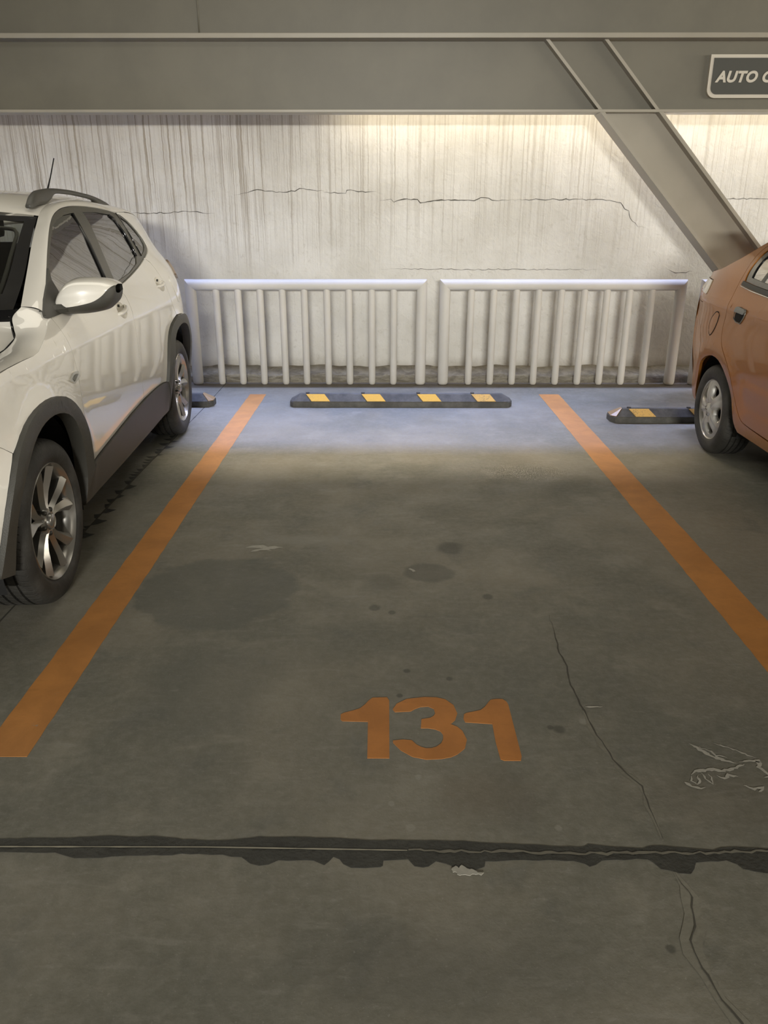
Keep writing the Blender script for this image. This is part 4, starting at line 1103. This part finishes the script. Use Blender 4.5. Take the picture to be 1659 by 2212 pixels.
# door mirror: white cap over a black housing, on a black sail foot
mir = empty('m_tmp', (0, 0, 0))
bpy.data.objects.remove(mir)
for side in (1, -1):
    # stations outboard t: (t, z_bottom, z_split, z_top, front s, depth)
    st = [(-.092,1.078,1.104,1.108,1.965,.06),(-.080,1.074,1.106,1.140,1.985,.09),(-.065,1.072,1.107,1.172,2.0,.11),(-.035,1.072,1.110,1.210,2.01,.125),(0,1.073,1.114,1.226,2.015,.135),(.045,1.075,1.122,1.229,2.012,.135),(.09,1.082,1.134,1.227,2.0,.13),(.125,1.092,1.156,1.222,1.985,.12),(.148,1.108,1.182,1.214,1.965,.10),(.163,1.13,1.194,1.206,1.945,.08),(.172,1.16,1.196,1.199,1.925,.055)]
    ks = list(range(len(st)))
    def ringat(u, lo, hi, nk=13):
        t_, zb, zs, zt_, sf, dp = [hermite(u, ks, [p[c] for p in st]) for c in range(6)]
        zm = (zb+zt_)/2; hh = (zt_-zb)/2; out = []
        for k in range(nk):
            # angle over the front: -90 (bottom) .. +90 (top)
            if lo == 0: z = zb+(zs-zb)*k/(nk-1)
            else: z = zs+(zt_-zs)*k/(nk-1)
            q_ = max(-1, min(1, (z-zm)/hh)); fr = math.sqrt(max(0, 1-abs(q_)**3.6))
            out.append((sf-dp*(1-fr)*.9, t_, z))
        # rear edge
        return out
    for nm, lo, mt in (('mirror_base', 0, M['clad']), ('door_mirror', 1, M['white_paint'])):
        bm = bmesh.new(); rows_ = []
        for i in range(44):
            u = (len(st)-1)*i/43; r_ = ringat(u, lo, 1)
            t_, zb, zs, zt_, sf, dp = [hermite(u, ks, [p[c] for p in st]) for c in range(6)]
            if lo == 0: r_ = [(sf-dp-.06, t_, zb+.01)]+r_
            else: r_ = r_+[(sf-dp-.06, t_, zt_-.006)]
            rows_.append([c1.P(side, *p) for p in r_])
        vr = grid(bm, rows_)
        if lo == 0:
            # close the back with the dark mirror glass recess
            bk = []
            for i in range(44):
                u = (len(st)-1)*i/43; t_, zb, zs, zt_, sf, dp = [hermite(u, ks, [p[c] for p in st]) for c in range(6)]
                bk.append([vr[i][0], bm.verts.new(c1.P(side, sf-dp-.055, t_, zt_-.006))])
            for i in range(43): bm.faces.new((bk[i][0], bk[i+1][0], bk[i+1][1], bk[i][1]))
        if nm == 'mirror_base': mb = from_bm(nm, bm, mt, root1, smooth=True); mark_sharp(mb.data, 50)
        else: from_bm(nm, bm, mt, root1, smooth=True)
    # foot bridging to the door and the black triangular sail
    bm = bmesh.new(); rr_ = []
    for (s_, t_, z0, z1) in ((2.10,-.098,1.085,1.118),(2.06,-.083,1.084,1.122),(2.01,-.058,1.086,1.125),(1.97,-.008,1.092,1.124)):
        rr_.append([c1.P(side, s_+.01, t_, z0), c1.P(side, s_+.03, t_, (z0+z1)/2), c1.P(side, s_+.01, t_, z1), c1.P(side, s_-.06, t_, z1), c1.P(side, s_-.06, t_, z0), c1.P(side, s_+.01, t_, z0)])
    grid(bm, rr_); from_bm('mirror_foot', bm, M['clad'], root1)
    c1.panel('mirror_sail', [(2.175,1.090),(2.150,1.115),(1.83,1.262),(1.875,1.215),(1.88,1.13),(1.90,1.086),(2.16,1.082)], M['clad'], side, off=.006, depth=.012, gap=0)

# ================================================================== ORANGE SEDAN
ao = math.radians(-1); W2 = .85
root2 = empty('orange_sedan', (2.118+W2*math.cos(ao), 5.002+W2*math.sin(ao), 0), ao)
tag(root2, 'burnt orange sedan with silver wheel covers parked in the right bay', 'car')
c2 = Car(root2, S2, W2, -1)
ARR=[(.415,.245),(.378,.285),(.350,.36),(.300,.455),(.24,.53),(.157,.597),(.063,.633),(-.044,.636),(-.157,.603),(-.25,.54),(-.31,.45),(-.338,.36),(-.345,.27)]
ARF=[(2.5-a, b) for a, b in ARR]
D_R=[(.060,1.290),(.046,1.262),(.043,1.228),(.050,1.19),(.066,1.122),(.070,1.06),(.080,.998),(.095,.960),(.092,.91),(.072,.845),(.076,.785),(.108,.728),(.161,.69),(.215,.655),(.255,.624),(.300,.58),(.330,.53),(.362,.475),(.400,.415),(.440,.365),(.475,.338),(.530,.325)]
D_TOP=[(.10,1.320),(.18,1.350),(.30,1.377),(.50,1.400),(.80,1.412),(1.12,1.412)]
D_TOPF=[(1.12,1.412),(1.35,1.395),(1.55,1.345),(1.75,1.265),(1.95,1.165),(2.08,1.09)]
W_O=[(.125,1.108),(.100,1.145),(.088,1.19),(.090,1.235),(.104,1.270),(.15,1.308),(.24,1.343),(.38,1.366),(.60,1.384),(.98,1.390),(1.03,1.068),(.60,1.078),(.30,1.094)]
W_G=[(.178,1.130),(.160,1.165),(.152,1.20),(.156,1.235),(.185,1.273),(.26,1.312),(.40,1.340),(.60,1.358),(.95,1.365),(.99,1.094),(.60,1.102),(.35,1.118)]
rdoor=D_R+[(.85,.318),(1.14,.316),(1.15,.6),(1.13,1.0),(1.12,1.412)]+D_TOP[::-1][1:]
fdoor=[(1.12,1.412),(1.13,1.0),(1.15,.6),(1.14,.316),(1.9,.32),(2.02,.36),(2.06,.6),(2.08,.85),(2.08,1.09)]+D_TOPF[::-1][1:-1]
FW_O=[(1.16,1.388),(1.17,1.066),(2.02,1.062),(1.93,1.13),(1.72,1.245),(1.52,1.325),(1.34,1.372)]
FW_G=[(1.18,1.362),(1.19,1.092),(1.90,1.085),(1.70,1.222),(1.50,1.302),(1.33,1.348)]
body_top=[(-.50,1.128),(-.35,1.148),(-.18,1.208),(-.10,1.245),(-.03,1.285),(.05,1.330),(.15,1.378),(.30,1.415),(.50,1.438),(.80,1.450),(1.12,1.450),(1.36,1.432),(1.58,1.375),(1.78,1.292),(1.98,1.19),(2.12,1.11)]
quarter2=[(-.50,1.128),(-.72,1.105),(-.78,1.07),(-.42,1.072),(-.38,.985),(-.83,.985),(-.80,.93),(-.40,.93),(-.44,.87),(-.42,.81),(-.32,.745),(-.26,.66),(-.225,.563)]+ARR[::-1][4:]+[(2.085,.245),(2.11,.30),(2.06,.36),(2.0,.335),(1.9,.318),(1.14,.312)]+[(.85,.314)]+D_R[::-1]+D_TOP+D_TOPF[1:]+[(2.12,1.11)]+body_top[::-1][1:-1]
bump2=[(-.40,.93),(-.44,.87),(-.42,.81),(-.32,.745),(-.26,.66),(-.225,.563),(-.25,.54),(-.31,.45),(-.338,.36),(-.345,.27),(-.70,.26),(-.80,.34),(-.84,.55),(-.83,.75),(-.80,.93)]
fend2=[(2.12,1.11),(2.08,.85),(2.065,.6),(2.06,.37),(2.11,.30)]+ARF[::-1][3:-1][::-1][::-1]+[(2.84,.27),(3.1,.27),(3.22,.4),(3.24,.6),(3.2,.78),(3.1,.86),(2.8,.93),(2.5,.97),(2.3,1.0),(2.2,1.05)]
fend2=[(2.12,1.11),(2.08,.85),(2.065,.6),(2.06,.40)]+[(2.5+a*-1 if False else 2.5-a, b) for a, b in ARR[2:-1]]+[(2.85,.27),(3.1,.27),(3.22,.4),(3.24,.6),(3.2,.78),(3.1,.86),(2.8,.93),(2.5,.97),(2.3,1.0),(2.2,1.05)]
for side in (1, -1):
    c2.panel('rear_quarter', quarter2, M['orange_paint'], side)
    rd2 = c2.panel('rear_door', rdoor, M['orange_paint'], side, holes=[W_O])
    fd2 = c2.panel('front_door', fdoor, M['orange_paint'], side, holes=[FW_O])
    c2.panel('window_frame', W_O, M['black_gloss'], side, holes=[W_G], off=-.006, gap=-.002, parent=rd2)
    c2.panel('window', W_G, M['tint'], side, off=-.014, depth=0, gap=-.003, parent=rd2)
    c2.panel('window_frame', FW_O, M['black_gloss'], side, holes=[FW_G], off=-.006, gap=-.002, parent=fd2)
    c2.panel('window', FW_G, M['tint'], side, off=-.014, depth=0, gap=-.003, parent=fd2)
    c2.panel('window_divider', [(.315,1.115),(.345,1.113),(.375,1.335),(.345,1.33)], M['trim'], side, off=-.008, gap=0, depth=.008, parent=rd2)
    c2.panel('sill_strip', [(.118,1.085),(.118,1.108),(.30,1.094),(.60,1.078),(1.03,1.068),(1.03,1.045),(.60,1.052),(.30,1.068)], M['clad'], side, off=.006, gap=0, depth=.014, parent=rd2, res=.02)
    c2.tube('chrome_strip', [(s_, S2(s_, z_)+.008, z_) for s_, z_ in ((.13,1.079),(.30,1.064),(.60,1.049),(1.03,1.041))], .0035, M['chrome'], side, parent=rd2, n=8)
    c2.panel('rear_bumper', bump2, M['orange_paint'], side)
    c2.panel('front_fender', fend2, M['orange_paint'], side)
    c2.panel('tail_lamp', [(-.42,1.072),(-.80,1.065),(-.83,.985),(-.38,.985)], M['lamp_clear'], side, off=.006, gap=.001)
    # pull handle: grey flap over a black pocket
    hs = c2.panel('handle_pocket', [(.225,.898),(.238,.940),(.350,.935),(.345,.918),(.312,.886),(.26,.886)], M['black'], side, off=.003, gap=0, depth=.004, parent=rd2, res=.015)
    c2.panel('door_handle', [(.228,.940),(.235,.964),(.252,.974),(.358,.966),(.370,.954),(.356,.936),(.30,.938)], M['handle_grey'], side, off=.012, gap=0, depth=.012, parent=rd2, res=.012)
    c2.tube('handle_rim', [(s_, S2(s_, z_)+.004, z_) for s_, z_ in ((.222,.935),(.216,.900),(.255,.882),(.315,.880),(.350,.912),(.374,.948))], .003, M['handle_grey'], side, parent=rd2, n=8)
    wheel(root2, c2, side, 0, .290, .188, .185, 'cover', -.002)
    wheel(root2, c2, side, 2.5, .290, .188, .185, 'cover', -.002)
    arch_liner(c2, side, 0, .29, .375, .34); arch_liner(c2, side, 2.5, .29, .375, .34)
    c2.panel('headlamp', [(3.12,.86),(3.2,.78),(3.34,.74),(3.36,.66),(3.24,.64)], M['lens'], side, off=.0, gap=.001)
# fuel flap: rounded ring groove and flap skin
fl=[(-.129,.765),(-.150,.80),(-.150,.83),(-.130,.862),(-.095,.890),(-.060,.908),(-.025,.906),(-.012,.890),(-.022,.85),(-.048,.80),(-.082,.762),(-.105,.752)]
c2.tube('fuel_flap_gap', [(a, S2(a, b)+.0005, b) for a, b in [tuple(p) for p in smooth_poly(fl, it=1)]+[fl[0]]], .0028, M['black'], 1, n=6)
c2.panel('fuel_flap', fl, M['orange_paint'], 1, off=.0025, gap=.004, smo=1, depth=.003)
def T2f(p, d=0): return (p[0], S2(p[0], p[1])+d, p[1])
E2=[T2f(p) for p in [(-.76,1.085),(-.62,1.118)]+body_top]
C2c=[(-.86,1.115),(-.75,1.160),(-.62,1.178),(-.46,1.185),(-.33,1.195),(-.20,1.245),(-.08,1.300),(.06,1.360),(.22,1.418),(.40,1.462),(.60,1.488),(.88,1.500),(1.15,1.500),(1.38,1.478),(1.66,1.405),(1.92,1.300),(2.18,1.195),(2.36,1.12)]
ks = list(range(len(E2)))
def car2row(k):
    out = []
    for a, b in zip(E2, C2c):
        w = 1-(1-k)**2.6
        out.append((a[0]+(b[0]-a[0])*k**1.1, a[1]+(-W2-a[1])*k, a[2]+(b[1]-a[2])*w))
    return out
def strip2(name, i0, i1, mat, ka=0., kb=1., off=0, n=30):
    rows_ = []
    for k in [ka+(kb-ka)*j/5 for j in range(6)]:
        rr2 = car2row(k)[i0:i1+1]; rows_.append([(p[0], p[1], p[2]+off) for p in rr2])
    return rows_
def strip2_build(name, i0, i1, mat, ka=0., off=0):
    bm = bmesh.new(); full = []; NN = 8*(i1-i0)+1; kk = [ka+(1-ka)*j/14 for j in range(15)]
    R_ = [car2row(k) for k in kk]
    for i in range(NN):
        u = i0+(i1-i0)*i/(NN-1)
        half = [Vector([hermite(u, ks, [p[c] for p in r_]) for c in range(3)]) for r_ in R_]
        allp = half+[Vector((p.x, -2*W2-p.y, p.z)) for p in half[-2::-1]]
        full.append([c2.P(1, p.x, p.y, p.z+off) for p in allp])
    grid(bm, full); return from_bm(name, bm, mat, root2, smooth=True)
strip2_build('boot_lid', 0, 4, M['orange_paint'])
strip2_build('roof', 4, 13, M['orange_paint'])
strip2_build('rear_screen', 4, 9, M['black_gloss'], ka=.16, off=.004)
strip2_build('windscreen', 13, 17, M['black_gloss'], ka=.03)
hed2=[T2f(p) for p in [(2.12,1.11),(2.2,1.05),(2.3,1.0),(2.5,.97),(2.8,.93),(3.1,.86)]]
hce2=[(2.36,-W2,1.12),(2.45,-W2,1.11),(2.6,-W2,1.09),(2.8,-W2,1.06),(3.05,-W2,.99),(3.32,-W2,.88)]
hm2=[(a[0]*.6+b[0]*.4, -.30, a[2]*.35+b[2]*.65) for a, b in zip(hed2, hce2)]
c2.loft('hood', [hed2, hm2, hce2], M['orange_paint'], 24, 8)
re2=[T2f(p) for p in [(-.78,1.07),(-.80,.95),(-.83,.75),(-.84,.55),(-.80,.34),(-.70,.26)]]
rc2=[(-.86,-W2,1.11),(-.88,-W2,.97),(-.90,-W2,.75),(-.92,-W2,.55),(-.90,-W2,.36),(-.84,-W2,.27)]
rm2=[(a[0]*.25+b[0]*.75, -.38, a[2]*.4+b[2]*.6) for a, b in zip(re2, rc2)]
c2.loft('rear_face', [re2, rm2, rc2], M['orange_paint'], 24, 8)
fe2=[T2f(p) for p in [(3.1,.86),(3.24,.64),(3.24,.5),(3.1,.27)]]
fc2=[(3.32,-W2,.88),(3.42,-W2,.66),(3.44,-W2,.5),(3.40,-W2,.27)]
fm2=[(a[0]*.2+b[0]*.8, -.45, b[2]) for a, b in zip(fe2, fc2)]
c2.loft('front_bumper', [fe2, fm2, fc2], M['orange_paint'], 16, 8)
bm = bmesh.new(); box(bm, -.58, .58, -3.2, .70, .22, .86); box(bm, -.80, .80, -2.02, -.48, .24, .86); from_bm('underbody', bm, M['interior'], root2)
seat(c2, .80, -.48); seat(c2, .80, -1.22); seat(c2, .1, -.48); seat(c2, .1, -1.22)

# ------------------------------------------------------------------ light
def area(name, loc, rot, sx, sy, power, colr, spread=180):
    l = bpy.data.lights.new(name, 'AREA'); l.shape = 'RECTANGLE'; l.size = sx; l.size_y = sy; l.energy = power; l.color = colr
    l.spread = math.radians(spread)
    o = bpy.data.objects.new(name, l); col.objects.link(o); o.location = loc; o.rotation_euler = rot; return o
# cool and warm tube lines in the recess between girder and wall
area('recess_cool_light', (0, 7.27, 2.50), (math.radians(-28), 0, 0), 16, .03, 215, (.38, .50, 1.0), 74)
area('recess_warm_floor_fill', (0, 7.27, 2.445), (math.radians(-50), 0, 0), 16, .03, 85, (1.0, .84, .62), 64)  # second warm fill, added to light the floor band
area('recess_warm_light', (2.2, 7.38, 2.41), (math.radians(10), 0, 0), 5.2, .04, 20, (1.0, .86, .62), 180)
# distant row of lamps down the aisle behind the camera
area('aisle_light', (.2, -10, 2.7), (math.radians(84.6), 0, 0), 2.2, .35, 165, (1.0, .97, .90), 60)
# added unseen light on the right that brightens the white car's side
area('added_side_light', (9.5, 3.5, 2.7), (math.radians(80), 0, math.radians(75)), 7, .6, 420, (1.0, .93, .80), 180)
area('added_ceiling_light', (-2.2, 4.2, 3.35), (0, 0, 0), 6, 1.2, 34, (1.0, .93, .78), 180)  # added unseen fill for the mid floor, car roof and left girder
w = bpy.data.worlds.new('world'); scn.world = w; w.use_nodes = True
w.node_tree.nodes['Background'].inputs[0].default_value = (1.0, .935, .80, 1)
w.node_tree.nodes['Background'].inputs[1].default_value = .42
vs = scn.view_settings
scn.display_settings.display_device = 'sRGB'
vs.view_transform = 'Standard'; vs.look = 'None'; vs.gamma = 1; vs.exposure = 0.0
vs.use_curve_mapping = False
